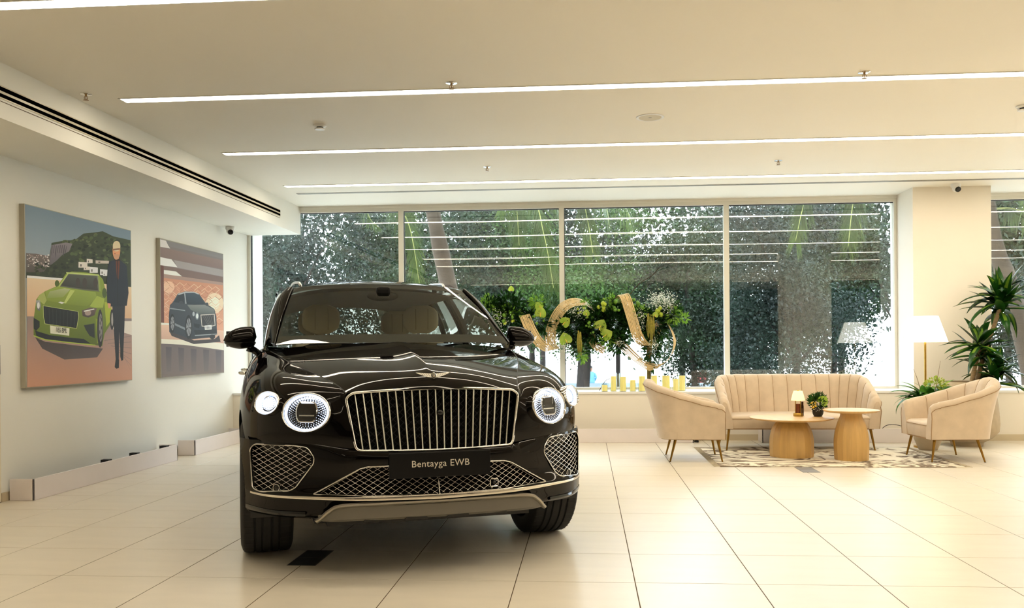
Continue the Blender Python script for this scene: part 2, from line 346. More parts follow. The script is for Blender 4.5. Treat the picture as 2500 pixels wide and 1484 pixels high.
dome_camera(-4.45, 10.6, 2.72, .5, 'white dome camera under the bulkhead above the dark car poster')
dome_camera(4.42, 10.72, ZC, .25, 'white dome camera on the ceiling in front of the cream column')

# floor boxes
def floor_box(x, y, n, label, m):
    e = empty('floor_box', (x, y, 0)); MB().box(-.08, .08, -.002, n*.175+.002, -.004, .0012).build('frame', mat('floorbox_frame', (120, 116, 106), .4, .5), e)
    for k in range(n): MB().box(-.074, .074, k*.175+.005, k*.175+.168, .001, .0022).build('lid', m, e)
    return tag(e, label, 'floor box')
floor_box(-1.56, 4.63, 2, 'black double floor box in the shadow under the car nose', mat('floorbox_black', (26, 26, 24), .35))
floor_box(2.075, 8.2, 2, 'grey floor box at the front edge of the rug', mat('floorbox_grey', (150, 150, 150), .4, .3))
# ---------------------------------------------------------------- the car (local frame: x across, nose towards -y, v = -y)
CAR = empty('luxury_suv', (-1.097, 5.284, 0), math.radians(21.2))
tag(CAR, 'large black luxury suv with lit round headlamps and chrome grille in the showroom', 'car')
m_paint = paint_mat('black_paint', (8, 6, 6), .55)
m_gloss = mat('gloss_black_plastic', (9, 9, 10), .08)
m_sat = mat('satin_black', (16, 16, 17), .45)
m_silver = mat('satin_silver', (170, 164, 150), .32, .85)
m_skid = mat('skid_grey', (112, 108, 100), .5, .3)
m_rub = mat('tyre_rubber', (20, 20, 20), .75, noise=(30, .15))
m_cream = mat('cream_leather', (228, 219, 190), .55, bump=(120, .05))
m_bgl = mat('dark_interior', (15, 14, 13), .75, spec=.2)
def C3(x, v, z): return (x, -v, z)
def bs(n, k):
    """clamped uniform cubic B-spline basis: k samples x n control points"""
    p = min(3, n-1); kn = np.concatenate([np.zeros(p), np.linspace(0, 1, n-p+1), np.ones(p)]); t = np.linspace(0, 1, k); t[-1] -= 1e-9
    B = np.array([(t >= kn[i]) & (t < kn[i+1]) for i in range(len(kn)-1)], float)
    for d in range(1, p+1):
        nb = np.zeros((len(kn)-1-d, k))
        for i in range(len(kn)-1-d):
            a = kn[i+d]-kn[i]; b = kn[i+d+1]-kn[i+1]
            if a > 0: nb[i] += (t-kn[i])/a*B[i]
            if b > 0: nb[i] += (kn[i+d+1]-t)/b*B[i+1]
        B = nb
    return B.T
def surf(net, nu, nv):
    net = np.array(net, float); return np.einsum('ki,ijc,lj->klc', bs(net.shape[0], nu), net, bs(net.shape[1], nv))
def curve(pts, k): return bs(len(pts), k) @ np.array(pts, float)
def inside(px, pz, poly):
    P = np.array(poly); r = np.zeros(np.shape(px), bool); n = len(P)
    for i in range(n):
        x0, z0 = P[i]; x1, z1 = P[i-1]
        c = ((z0 > pz) != (z1 > pz)); xx = (x1-x0)*(pz-z0)/((z1-z0)+1e-12)+x0; r ^= c & (px < xx)
    return r
def snap(pt, poly):
    P = np.array(poly); best = None
    for i in range(len(P)):
        a, b = P[i-1], P[i]; d = b-a; t = np.clip(np.dot(pt-a, d)/max(1e-12, d@d), 0, 1); q = a+t*d; e = np.sum((pt-q)**2)
        if best is None or e < best[0]: best = (e, q)
    return best[1]
def rounded(poly, r=.02, n=5):
    P = [np.array(p, float) for p in poly]; out = []
    for i in range(len(P)):
        a, b, c = P[i-1], P[i], P[(i+1) % len(P)]; l0 = np.linalg.norm(a-b); l1 = np.linalg.norm(c-b); q = min(r, .45*l0, .45*l1); s = b+(a-b)/l0*q; e = b+(c-b)/l1*q
        for t in np.linspace(0, 1, n): out.append((1-t)**2*s+2*t*(1-t)*b+t*t*e)
    return [tuple(p) for p in out]
def panel(name, G, m, sides=(1,), drop=None, axes=(0, 2), holes=(), parent=CAR, mirror_one=False, solid=0):
    """dense grid of (x, v, z) -> mesh; quads inside a hole polygon go, rims snap to it. sides (1,-1) builds both halves"""
    n, k = G.shape[:2]; cen = (G[:-1, :-1]+G[1:, :-1]+G[1:, 1:]+G[:-1, 1:])/4; rem = np.zeros(cen.shape[:2], bool); G = G.copy()
    for ax, poly in holes:
        ins = inside(cen[..., ax[0]], cen[..., ax[1]], poly); rem |= ins
        vk = np.zeros((n, k, 2), bool)
        for di in (0, 1):
            for dj in (0, 1): vk[di:n-1+di, dj:k-1+dj, 0] |= ins; vk[di:n-1+di, dj:k-1+dj, 1] |= ~ins
        for i, j in zip(*np.where(vk[..., 0] & vk[..., 1])):
            q = snap(G[i, j, list(ax)], poly); G[i, j, ax[0]], G[i, j, ax[1]] = q
    if drop is not None: rem |= drop(cen)
    out = []; groups = [sides] if mirror_one else [(s,) for s in sides]
    for grp in groups:
        b = MB()
        for s in grp:
            V = [(s*p[0], -p[1], p[2]) for p in G.reshape(-1, 3)]; F = []
            for i in range(n-1):
                for j in range(k-1):
                    if not rem[i, j]:
                        q = (i*k+j, (i+1)*k+j, (i+1)*k+j+1, i*k+j+1); F.append(q if s > 0 else q[::-1])
            b.add(V, F)
        used = sorted({i for f in b.f for i in f}); mp = {o: q for q, o in enumerate(used)}; b.v = [b.v[i] for i in used]; b.f = [tuple(mp[i] for i in f) for f in b.f]
        out.append(b.build(name, m, parent, smooth=42, merge=2e-4, solid=solid))
    return out

# --- bonnet and wings
EDGE = [(.455, .835, .955), (.475, .75, .985), (.535, .55, 1.025), (.62, .3, 1.06), (.71, 0, 1.105), (.76, -.25, 1.14), (.80, -.5, 1.168), (.822, -.72, 1.176)]
vc = (.885, .835, .62, .32, .0, -.25, -.42, -.5); zc = (.968, 1.03, 1.078, 1.13, 1.172, 1.197, 1.214, 1.22)
net = []
for i, (ex, ev, ez) in enumerate(EDGE):
    row = []
    for c in (0, .05, .16, .42, .68, .86, .95, 1):
        w = 1-c**2.3; x = ex*c; v = ev+(vc[i]-ev)*(1-c**2); z = ez+(zc[i]-ez)*w+(.012*max(0, 1-c/.12)*(0, .1, .6, 1, 1, 1, 1, 1)[i])-(.006*math.sin(PI*min(1, max(0, (c-.6)/.4))) if 0 < i < 7 else 0)
        row.append((x, v, z))
    net.append(row)
HG = surf(net, 70, 44); panel('bonnet', HG, m_paint, (1, -1), mirror_one=True)
hl = HG[:, -1]
for s in (1, -1): MB().tube([C3(s*(p[0]+.002), p[1], p[2]-.001) for p in hl[:-4]], .0032, 6).build('bonnet_gap', m_black, CAR)
R0 = EDGE
R = [R0,
 [(.462, .835, .945), (.53, .735, .985), (.605, .535, 1.028), (.69, .28, 1.06), (.775, 0, 1.098), (.82, -.25, 1.125), (.855, -.5, 1.145), (.872, -.75, 1.15)],
 [(.460, .838, .92), (.58, .745, .985), (.715, .545, 1.03), (.81, .27, 1.068), (.87, 0, 1.085), (.905, -.25, 1.09), (.925, -.5, 1.09), (.935, -.75, 1.085)],
 [(.454, .843, .88), (.615, .785, .93), (.80, .60, .985), (.905, .30, 1.0), (.95, 0, 1.0), (.972, -.25, .995), (.975, -.5, .99), (.978, -.75, .985)],
 [(.445, .853, .83), (.635, .80, .86), (.86, .645, .895), (.955, .34, .90), (.98, 0, .90), (.992, -.25, .90), (.992, -.5, .895), (.987, -.75, .89)],
 [(.435, .868, .77), (.64, .80, .775), (.865, .665, .79), (.965, .36, .79), (.99, 0, .79), (1.0, -.25, .79), (.996, -.5, .79), (.987, -.75, .79)],
 [(.42, .884, .705), (.645, .80, .705), (.86, .645, .70), (.965, .36, .70), (.995, 0, .70), (1.002, -.25, .70), (.996, -.5, .70), (.987, -.75, .70)],
 [(.41, .84, .62), (.635, .75, .62), (.84, .59, .62), (.955, .34, .60), (.995, 0, .58), (1.0, -.25, .57), (.996, -.5, .56), (.987, -.75, .56)],
 [(.41, .80, .55), (.62, .70, .55), (.82, .54, .5), (.94, .32, .45), (.985, 0, .42), (.99, -.25, .41), (.988, -.5, .41), (.98, -.75, .41)],
 [(.41, .76, .5), (.60, .66, .45), (.79, .5, .4), (.91, .3, .32), (.95, 0, .27), (.955, -.25, .27), (.955, -.5, .27), (.945, -.75, .27)]]
ARCH = [(.44*math.cos(t), .39+.44*math.sin(t)) for t in np.linspace(-.6, PI+.6, 60)]
FG = surf(R, 110, 110)
panel('front_wing', FG, m_paint, (1, -1), drop=lambda c: (c[..., 1] > .40) & (c[..., 2] < .64), holes=[((1, 2), ARCH)])

# --- front bumper with three openings
LOWG = rounded([(0, .4335), (.35, .4365), (.625, .4455), (.60, .457), (.40, .572), (.36, .583), (.28, .585), (0, .585)], .012)
INT = rounded([(.648, .681), (.72, .688), (.905, .684), (.93, .655), (.918, .45), (.88, .4415), (.735, .458), (.705, .475), (.617, .60), (.617, .632)], .018)
SKH = [(-.1, .385), (.3, .385), (.49, .38), (.55, .354), (.60, .31), (.63, .285), (.63, .2), (-.1, .2)]
P = lambda z, d, q=1.0: [(0, .945+d, z), (.3, .93+d, z), (.46, .892+d, z), (.645, .80+d, z), (.80, .705+d, z), (.905, .575+d*q, z), (.965, .42, z), (.985, .36, z)]
top = [(0, .93, .652), (.3, .915, .652), (.415, .886, .66), (.645, .80, .708), (.80, .70, .706), (.9, .575, .704), (.965, .40, .702), (.985, .30, .70)]
net = [top, [(x, v+.006, z-.012) for x, v, z in top], P(.615, .0), P(.56, -.018), P(.50, -.022), P(.455, .002), P(.432, .012), P(.41, .004), P(.37, -.015), P(.335, -.02), [(x, v-.02, z+.0) for x, v, z in P(.312, -.04)], [(x*.96, v-.12, .285) for x, v, z in P(.3, -.06)]]
for r in net[2:]:
    for j in (3,): r[j] = (r[j][0], r[j][1]-.012, r[j][2])
BG = surf(net, 130, 190)
_w = []
for j in range(FG.shape[1]):                            # wing surface where it passes z = .70
    col = FG[:, j]; i_ = int(np.argmax(col[:, 2] < .70)); a_, b_ = col[i_-1], col[i_]; q_ = (a_[2]-.70)/(a_[2]-b_[2]+1e-9); _w.append(a_+(b_-a_)*q_)
_w = np.array(_w); _k = _w[:, 1] > .38; _wx, _wv = _w[_k][:, 0], _w[_k][:, 1]
for j in range(BG.shape[1]):
    x_ = BG[0, j, 0]
    if x_ > .40:
        d_ = (np.interp(x_, _wx, _wv)-.004-BG[0, j, 1])*min(1, (x_-.40)/.05)*min(1, max(0, (.93-x_)/.06))
        if abs(d_) < .06:
            for i_ in range(30): BG[i_, j, 1] += d_*(1-i_/30)**1.5
panel('front_bumper', BG, m_paint, (1, -1), mirror_one=True, holes=[((0, 2), LOWG), ((0, 2), INT), ((1, 2), ARCH), ((0, 2), SKH)])
bpts = BG.reshape(-1, 3)
def bump_v(x, z):
    d = (bpts[:, 0]-abs(x))**2+(bpts[:, 2]-z)**2; k = np.argpartition(d, 4)[:4]; w = 1/(d[k]+1e-7); return float((bpts[k, 1]*w).sum()/w.sum())
def lattice(b, poly, vf, dx, slope, r, off, step=.012):
    P_ = np.array(poly); x0, z0 = P_.min(0); x1, z1 = P_.max(0); dz = dx*slope
    for sg in (1, -1):
        c = z0-slope*(x1-x0)-dz
        while c < z1+slope*(x1-x0)+dz:
            xs = np.arange(x0, x1+step, step); zs = c+sg*slope*(xs-(x0 if sg > 0 else x1)) if sg > 0 else c+slope*(x1-xs)
            ins = inside(xs, zs, poly); i = 0
            while i < len(xs):
                if ins[i]:
                    j = i
                    while j+1 < len(xs) and ins[j+1]: j += 1
                    if j > i: b.tube([C3(xs[q], vf(xs[q], zs[q])-off, zs[q]) for q in range(i, j+1)], r, 4, caps=False)
                    i = j+1
                else: i += 1
            c += dz
    return b
m_wire = mat('bright_grille_wire', (205, 203, 198), .2, 1.0)
def opening(name, polys, label=None):
    for poly in polys:
        out = [(x, bump_v(x, z), z) for x, z in poly]
        e = MB().tube([C3(x, v+.001, z) for x, v, z in out], .0038, 6, closed=True).build(name, m_wire, CAR, smooth=60)
        lattice(MB(), poly, bump_v, .044, .62, .0017, .012).build('mesh', m_wire, e, fix=False, smooth=180)
        # recessed dark tray behind
        c = np.mean([(x, z) for x, z in poly], 0); k = len(out)
        V = [C3(x, v, z) for x, v, z in out]+[C3(x, v-.09, z) for x, v, z in out]
        tri = tessellate_polygon([[Vector((x, z, 0)) for x, z in poly]])
        MB().add(V, [(i, (i+1) % k, k+(i+1) % k, k+i) for i in range(k)]+[tuple(k+i for i in t) for t in tri]).build('recess', m_bgl, e)
        yield e
full_low = LOWG+[(-x, z) for x, z in reversed(LOWG)]
full_low = [p for i, p in enumerate(full_low) if i == 0 or (abs(p[0]-full_low[i-1][0])+abs(p[1]-full_low[i-1][1])) > 1e-4]
low = list(opening('lower_grille', [full_low]))[0]
MB().rod(C3(0, bump_v(0, .43)-.004, .432), C3(0, bump_v(0, .52)-.004, .52), .003).build('centre_rib', m_wire, low)
q = MB().tube([C3(.295+a, .93, .475+b) for a, b in ((-.016, -.02), (.016, -.02), (.021, -.014), (.021, .014), (.016, .02), (-.016, .02), (-.021, .014), (-.021, -.014))], .003, 6, closed=True).build('radar_frame', m_wire, low)
MB().ball(C3(.295, .92, .475), .013).build('radar_lens', m_gloss, low, smooth=180)
for e in opening('side_intake', [INT, [(-x, z) for x, z in reversed(INT)]]):
    s = 1 if e.data.vertices[0].co.x > 0 else -1; x, z = s*.80, .468; v = bump_v(x, z)
    MB().lathe([(.0, 0), (.014, 0), (.0175, -.002)], 20).build('sensor', m_gloss, e, smooth=60).matrix_local = Matrix.Translation(C3(x, v-.004, z)) @ Matrix.Rotation(s*.6, 4, 'Z') @ Matrix.Rotation(PI/2, 4, 'X')
    t = MB().tube([(.0185*math.cos(a), .0185*math.sin(a), 0) for a in np.linspace(0, 2*PI, 20)[:-1]], .0022, 5, closed=True).build('sensor_ring', m_wire, e)
    t.matrix_local = Matrix.Translation(C3(x, v-.002, z)) @ Matrix.Rotation(s*.6, 4, 'Z') @ Matrix.Rotation(PI/2, 4, 'X')
# bright strip under the openings, swept round the nose
def ribbon(zf, hf, x1, out, name, m, n=121, xs=None):
    g = []
    for x in (np.linspace(-x1, x1, n) if xs is None else xs):
        z, h = zf(x), hf(x); v = bump_v(x, z); g.append([C3(x, v-.01, z+h/2), C3(x, v+out*.6, z+h/2), C3(x, v+out, z+h*.15), C3(x, v+out*.8, z-h*.3), C3(x, v-.01, z-h/2)])
    return MB().grid(g).build(name, m, CAR, smooth=35)
ribbon(lambda x: .421+.006*abs(x), lambda x: .031-.019*min(1, abs(x)/.93), .93, .007, 'chrome_strip', mat('warm_chrome', (228, 222, 210), .2, 1.0))
# skid plate
sk = [(-.612, .815, .308), (-.59, .842, .326), (-.55, .872, .366), (-.49, .892, .392), (-.3, .915, .398), (0, .925, .398), (.3, .915, .398), (.49, .892, .392), (.55, .872, .366), (.59, .842, .326), (.612, .815, .308)]
cs = spline(sk, 80); g = []
for i, p in enumerate(cs):
    t = cs[min(i+1, 79)]-cs[max(i-1, 0)]; nz = np.array([-t[2], 0, t[0]]); nz /= np.linalg.norm(nz); w = .010
    g.append([C3(*(p+nz*w+np.array([0, .005, 0]))), C3(*(p+nz*w*.6+np.array([0, .022, 0]))), C3(*(p-nz*w*.2+np.array([0, .024, 0]))), C3(*(p-nz*w+np.array([0, .014, 0]))), C3(*(p-nz*w*1.3+np.array([0, -.01, 0])))])
skid = MB().grid(g).build('skid_plate', m_silver, CAR, smooth=45)
g = [[C3(x, np.interp(x, [p[0] for p in sk], [p[1] for p in sk])+d-.005, z*(1-f)+f*max(.29, np.interp(x, [p[0] for p in sk], [p[2] for p in sk])-.005)) for d, z, f in ((.010, .39, 1), (.008, .352, .25), (-.002, .322, .0), (-.03, .306, 0), (-.2, .285, 0))] for x in np.linspace(-.6, .6, 40)]
MB().grid(g).build('skid_panel', m_skid, skid, smooth=40)
for x in (-.43, -.215, 0, .215, .43):
    V = [C3(x-.03, .918-.2*x*x, .372), C3(x+.03, .918-.2*x*x, .372), C3(x+.045, .905-.2*x*x, .316), C3(x-.045, .905-.2*x*x, .316)]
    MB().add(V+[(p[0], p[1]+.03, p[2]) for p in V], [(0, 1, 2, 3), (4, 5, 6, 7), (0, 1, 5, 4), (1, 2, 6, 5), (2, 3, 7, 6), (3, 0, 4, 7)]).build('rib', mat('skid_rib', (176, 168, 152), .4, .6), skid, bevel=.004)
for x in (-.32, -.11, .11, .32):
    V = [C3(x-.05, .912-.2*x*x, .322), C3(x+.05, .912-.2*x*x, .322), C3(x+.06, .90-.2*x*x, .302), C3(x-.06, .90-.2*x*x, .302)]
    MB().add(V+[(p[0], p[1]+.03, p[2]) for p in V], [(0, 1, 2, 3), (4, 5, 6, 7), (0, 1, 5, 4), (1, 2, 6, 5), (2, 3, 7, 6), (3, 0, 4, 7)]).build('vent', m_sat, skid)
# corner winglets
for s in (1, -1):
    g = [[C3(s*x, bump_v(x, .345)+o, z+.05*max(0, x-.80)) for o, z in ((-.01, .352), (.008, .35), (.012, .338), (.002, .326), (-.012, .324))] for x in np.linspace(.66, .955, 24)]
    MB().grid(g).build('lip_vent', m_gloss, CAR, smooth=40)
# --- radiator grille
def gv(x, z): return .905-.13*(z-.66)-.2*x*x
GO = rounded([(-.412, .664), (-.458, .93), (-.425, .955), (-.2, .968), (0, .972), (.2, .968), (.425, .955), (.458, .93), (.412, .664), (.2, .658), (0, .656), (-.2, .658)], .03, 6)
gf = MB().tube([C3(x, gv(x, z)+.006, z) for x, z in GO], .0075, 8, closed=True).build('radiator_grille', m_chrome, CAR, smooth=60)
k = len(GO); tri = tessellate_polygon([[Vector((x, z, 0)) for x, z in GO]])
MB().add([C3(x, gv(x, z), z) for x, z in GO]+[C3(x, gv(x, z)-.075, z) for x, z in GO], [(i, (i+1) % k, k+(i+1) % k, k+i) for i in range(k)]+[tuple(k+i for i in t) for t in tri]).build('recess', m_bgl, gf)
lattice(MB(), GO, gv, .036, 1.0, .0022, .055, .018).build('mesh', mat('dark_mesh', (58, 58, 60), .3, .9), gf, fix=False)
for i in range(21):
    f = (i+1)/22; xt = -.455+.91*f; xb = -.415+.83*f
    ins = [(z, xb+(xt-xb)*(z-.66)/.3) for z in np.linspace(.652, .975, 60)]; ins = [(z, x) for z, x in ins if inside(np.array([x]), np.array([z]), GO)[0]]
    g = []
    for z, x in ins[::6]+[ins[-1]]:
        v = gv(x, z); g.append([C3(x-.0052, v-.03, z), C3(x-.0058, v-.006, z), C3(x-.0042, v+.001, z), C3(x, v+.0035, z), C3(x+.0042, v+.001, z), C3(x+.0058, v-.006, z), C3(x+.0052, v-.03, z)])
    MB().grid(g).build('grille_bar', m_chrome, gf, smooth=50)
MB().ball(C3(0.02, gv(0, .86)+.002, .845), .016, 12, 8, (1, .6, 1)).build('nose_camera', m_gloss, gf, smooth=180)
# --- number plate
pl = MB().box(-.262, .262, -.985, -.972, .527, .655).build('number_plate', mat('plate_black', (6, 6, 7), .35, spec=.25), CAR, bevel=.004)
MB().box(-.2, .2, -.973, -.90, .55, .64).build('bracket', m_sat, pl)
me = text_mesh('Bentayga EWB', .05, .0006, 1.06)
xs = [v.co.x for v in me.vertices]; sc = .297/(max(xs)-min(xs)); ym = np.mean([min(v.co.y for v in me.vertices), max(v.co.y for v in me.vertices)])
t = link('lettering', me, mat('plate_letters', (214, 206, 190), .35), pl); t.matrix_local = Matrix.Translation((0, -.9858, .596)) @ Matrix.Rotation(PI/2, 4, 'X') @ Matrix.Scale(sc, 4)
# --- winged badge
bd = empty('bonnet_badge', C3(0, .812, 1.034)); bd.parent = CAR; bd.rotation_euler = (math.radians(58), 0, 0); bd['label'] = 'silver winged badge on the bonnet nose'
for s in (1, -1):
    pts = [(0, .012), (.03, .015), (.06, .018), (.093, .021), (.08, .013), (.066, .007), (.05, .0), (.035, -.006), (.018, -.009), (0, -.011)]
    w = MB().prism([(s*x, y) for x, y in pts], .004).build('wing', mat('badge_silver', (224, 220, 210), .35, .5), bd, bevel=.001)
    for q in range(4): MB().rod((s*(.028+q*.013), .013+q*.001, .0045), (s*(.02+q*.012), -.004+q*.003, .0045), .0007, n=5).build('feather', m_dark, w)
MB().lathe([(0, .006), (.012, .006), (.013, .004)], 24).build('roundel', m_black, bd, smooth=60).scale = (1, 1.25, 1)
MB().tube([(.0135*math.cos(a), .017*math.sin(a), .005) for a in np.linspace(0, 2*PI, 28)[:-1]], .0016, 6, closed=True).build('roundel_ring', m_chrome, bd)
link('badge_letter', text_mesh('B', .026, .001, 1, .0006), m_chrome, bd).location = (0, 0, .0068)
# --- headlamps
m_led = mat('led_white', (250, 252, 255), .4, emit=.95, ecol=(222, 232, 255))
m_led2 = mat('led_facets', (250, 252, 255), .15, emit=.75, ecol=(206, 222, 255))
m_cry = mat('lamp_crystal', (220, 226, 238), .06, 1.0)
m_lens = glass_mat('lamp_lens', (250, 252, 255), 1.0)
def lamp(s, x, v, z, a, b, yaw, tilt, main, glow):
    e = empty('main_headlamp' if main else 'side_lamp', C3(s*x, v, z)); e.parent = CAR
    e.rotation_euler = (PI/2-tilt, 0, s*yaw)          # local +z looks out of the lamp
    E = lambda r, z_, n=48: [(a*r*math.cos(t), b*r*math.sin(t), z_) for t in np.linspace(0, 2*PI, n+1)[:-1]]
    MB().grid([E(1.0, -.06), E(1.05, -.012), E(1.045, .0), E(1.02, .004), E(.985, .002), E(.965, -.012)], cv=True).build('bezel', m_chrome, e, smooth=60)
    MB().grid([E(.98, -.03), E(.96, -.012), E(.9, -.018), E(.86, -.03), E(.5, -.045), E(.02, -.05)], cv=True).build('reflector', m_cry, e, smooth=30)
    led = m_led if glow else mat('led_dimmer', (250, 252, 255), .3, emit=.55, ecol=(226, 236, 255))
    if main:
        MB().grid([E(.95, -.012), E(.93, -.007), E(.86, -.009), E(.85, -.016)], cv=True).build('light_ring', led, e, smooth=60)
        k = 0; fb = MB()
        for ring, nn in ((.80, 44), (.72, 40), (.64, 34), (.56, 28), (.48, 22)):
            for i in range(nn):
                t = 2*PI*(i+.5*(k % 2))/nn; cx, cy = a*ring*math.cos(t), b*ring*math.sin(t); w = .0050
                if abs(cx) < .05 and abs(cy) < .052: continue
                fb.add([(cx-w, cy, -.03), (cx, cy-w, -.03), (cx+w, cy, -.03), (cx, cy+w, -.03), (cx, cy, -.018)], [(0, 1, 4), (1, 2, 4), (2, 3, 4), (3, 0, 4)])
            k += 1
        fb.build('crystal_facets', m_led2, e)
        sq = rounded([(-.040, -.046), (.040, -.046), (.054, -.012), (.054, .02), (.042, .05), (-.042, .05), (-.054, .02), (-.054, -.012)], .014, 4)
        fr = [[(x*q, y*q, z_) for x, y in sq] for q, z_ in ((1.12, -.03), (1.12, -.008), (1.0, -.006), (.98, -.02))]
        MB().grid(fr, cv=True).build('projector_frame', m_chrome, e, smooth=40)
        MB().prism([(x*.99, y*.99) for x, y in sq], .012, Matrix.Translation((0, 0, -.03))).build('projector', m_gloss, e, bevel=.002)
        MB().box(-.042, .042, -.018, -.012, -.019, -.012).build('projector_bar', m_chrome, e)
        MB().box(-.034, .034, -.052, -.046, -.02, -.012).build('lower_light', led, e); MB().box(-.034, .034, .047, .052, -.02, -.012).build('upper_light', led, e)
    else:
        MB().grid([E(.95, -.010), E(.93, -.006), E(.74, -.012), E(.72, -.02)], cv=True).build('light_ring', led, e, smooth=60)
        MB().grid([E(.6, -.022), E(.3, -.012), E(.26, -.012), E(.24, -.02), E(.02, -.02)], cv=True).build('core', m_led2, e, smooth=30)
        fb = MB()
        for ring, nn in ((.5, 16), (.38, 12)):
            for i in range(nn):
                t = 2*PI*i/nn; cx, cy = a*ring*math.cos(t), b*ring*math.sin(t); w = .004; fb.add([(cx-w, cy, -.022), (cx, cy-w, -.022), (cx+w, cy, -.022), (cx, cy+w, -.022), (cx, cy, -.008)], [(0, 1, 4), (1, 2, 4), (2, 3, 4), (3, 0, 4)])
        fb.build('crystal_facets', m_cry, e)
    MB().grid([E(.985, .002), E(.8, .012), E(.5, .02), E(.2, .024), E(.02, .0245)], cv=True).build('lens', m_lens, e, smooth=180, fix=False)
def wing_at(x, z):
    d = (FG[..., 0]-x)**2+(FG[..., 2]-z)**2+1e3*(FG[..., 1] < .2); i, j = np.unravel_index(np.argmin(d), d.shape); n_ = np.cross(FG[i+2, j]-FG[i-2, j], FG[i, j+2]-FG[i, j-2]); n_ /= np.linalg.norm(n_); n_ *= np.sign(n_[1]); return FG[i, j, 1], n_
for s in (-1, 1):
    lamp(s, .655, wing_at(.655, .86)[0]+.026, .86, .130, .098, .52, .17, True, s < 0)
    lamp(s, .845, wing_at(.845, .903)[0]+.052, .903, .078, .060, .76, .22, False, s < 0)
# --- cabin
wsb = [(0, -.40, 1.222), (.25, -.403, 1.222), (.5, -.413, 1.220), (.68, -.432, 1.215), (.775, -.45, 1.210)]
wst = [(0, -1.185, 1.662), (.22, -1.187, 1.661), (.42, -1.195, 1.655), (.56, -1.208, 1.641), (.63, -1.222, 1.622)]
net = [[tuple(np.array(b)*(1-f)+np.array(t)*f+np.array([0, .0088, .011])*math.sin(PI*f)) for b, t in zip(wsb, wst)] for f in (0, .25, .5, .75, 1)]
WG = surf(net, 30, 24); m_ws = glass_mat('windscreen_glass', (200, 202, 192), .75)
ws = panel('windscreen', WG, m_ws, (1, -1), mirror_one=True)[0]
frit = surf(net, 90, 24)
panel('windscreen_edge', frit[:9]+np.array([0, -.004, -.004]), m_sat, (1, -1), mirror_one=True); panel('windscreen_edge', frit[-6:]+np.array([0, -.004, -.004]), m_sat, (1, -1), mirror_one=True)
eg = [(.69, -1.33, 1.602), (.722, -1.68, 1.632), (.735, -1.95, 1.648), (.735, -2.6, 1.65), (.72, -3.3, 1.635), (.69, -3.85, 1.59), (.66, -4.0, 1.57)]
rv = (-1.19, -1.40, -1.95, -2.6, -3.3, -3.8, -3.95); rz = (1.664, 1.708, 1.746, 1.75, 1.733, 1.685, 1.66)
net = []
for (ex, ev, ez), v, z in zip(eg, rv, rz):
    row = []
    for c in (0, .33, .62, .82, .93, 1):
        row.append((ex*c, v+(ev-v)*c**3, ez+(z-ez)*(1-c**2.6)))
    net.append(row)
net[0] = [(x, v, z) for x, v, z in wst]+[(.69, -1.33, 1.602)]
panel('roof', surf(net, 60, 30), m_paint, (1, -1), mirror_one=True)
pin = [(.775, -.45, 1.208), (.745, -.65, 1.318), (.70, -.885, 1.455), (.66, -1.085, 1.562), (.63, -1.222, 1.622)]
pout = [(.845, -.72, 1.18), (.828, -.90, 1.30), (.792, -1.09, 1.45), (.745, -1.25, 1.553), (.692, -1.36, 1.604)]
net = []
for a_, b_ in zip(pin, pout):
    a_, b_ = np.array(a_), np.array(b_); m_ = (a_+b_)/2; net.append([a_+[0, -.01, -.012], a_+[.006, .012, .012], a_+(b_-a_)*.35+[.0, .03, .026], a_+(b_-a_)*.75+[.012, .03, .022], b_+[.008, .006, .0], b_+[-.01, -.03, -.02]])
panel('screen_pillar', surf(net, 36, 16), m_paint, (1, -1))
# side body behind the wings
SEC = [(.822, 1.176), (.872, 1.15), (.935, 1.085), (.978, .985), (.987, .89), (.987, .79), (.987, .70), (.987, .56), (.98, .41), (.945, .27)]
net = []
for v, sx, dz in ((-.74, 1, 0), (-1.2, .99, .006), (-1.8, .985, .014), (-2.5, .985, .022), (-3.1, 1.0, .03), (-3.6, .99, .035), (-4.05, .93, .03), (-4.32, .78, .02)):
    net.append([(x*sx, v, z+dz*(z-.3)) for x, z in SEC])
RA = [(-3.175+.44*math.cos(t), .39+.44*math.sin(t)) for t in np.linspace(-.6, PI+.6, 60)]
SG = surf(net, 120, 60)
panel('body_side', SG, m_paint, (1, -1), holes=[((1, 2), RA)])
for s in (1, -1):
    for vv in (-.80, -1.95, -3.0):
        i = int(np.argmin(np.abs(SG[:, 0, 1]-vv))); MB().tube([C3(s*(p[0]+.0005), p[1], p[2]) for p in SG[i, 3:52]], .003, 5).build('door_gap', m_black, CAR)
    for vv in (-1.72, -2.72):
        MB().tube(spline([C3(s*.975, vv+.11, 1.0), C3(s*1.012, vv+.09, 1.0), C3(s*1.016, vv, 1.0), C3(s*1.012, vv-.09, 1.0), C3(s*.975, vv-.11, 1.0)], 14), .013, 8).build('door_handle', m_chrome, CAR, smooth=60)
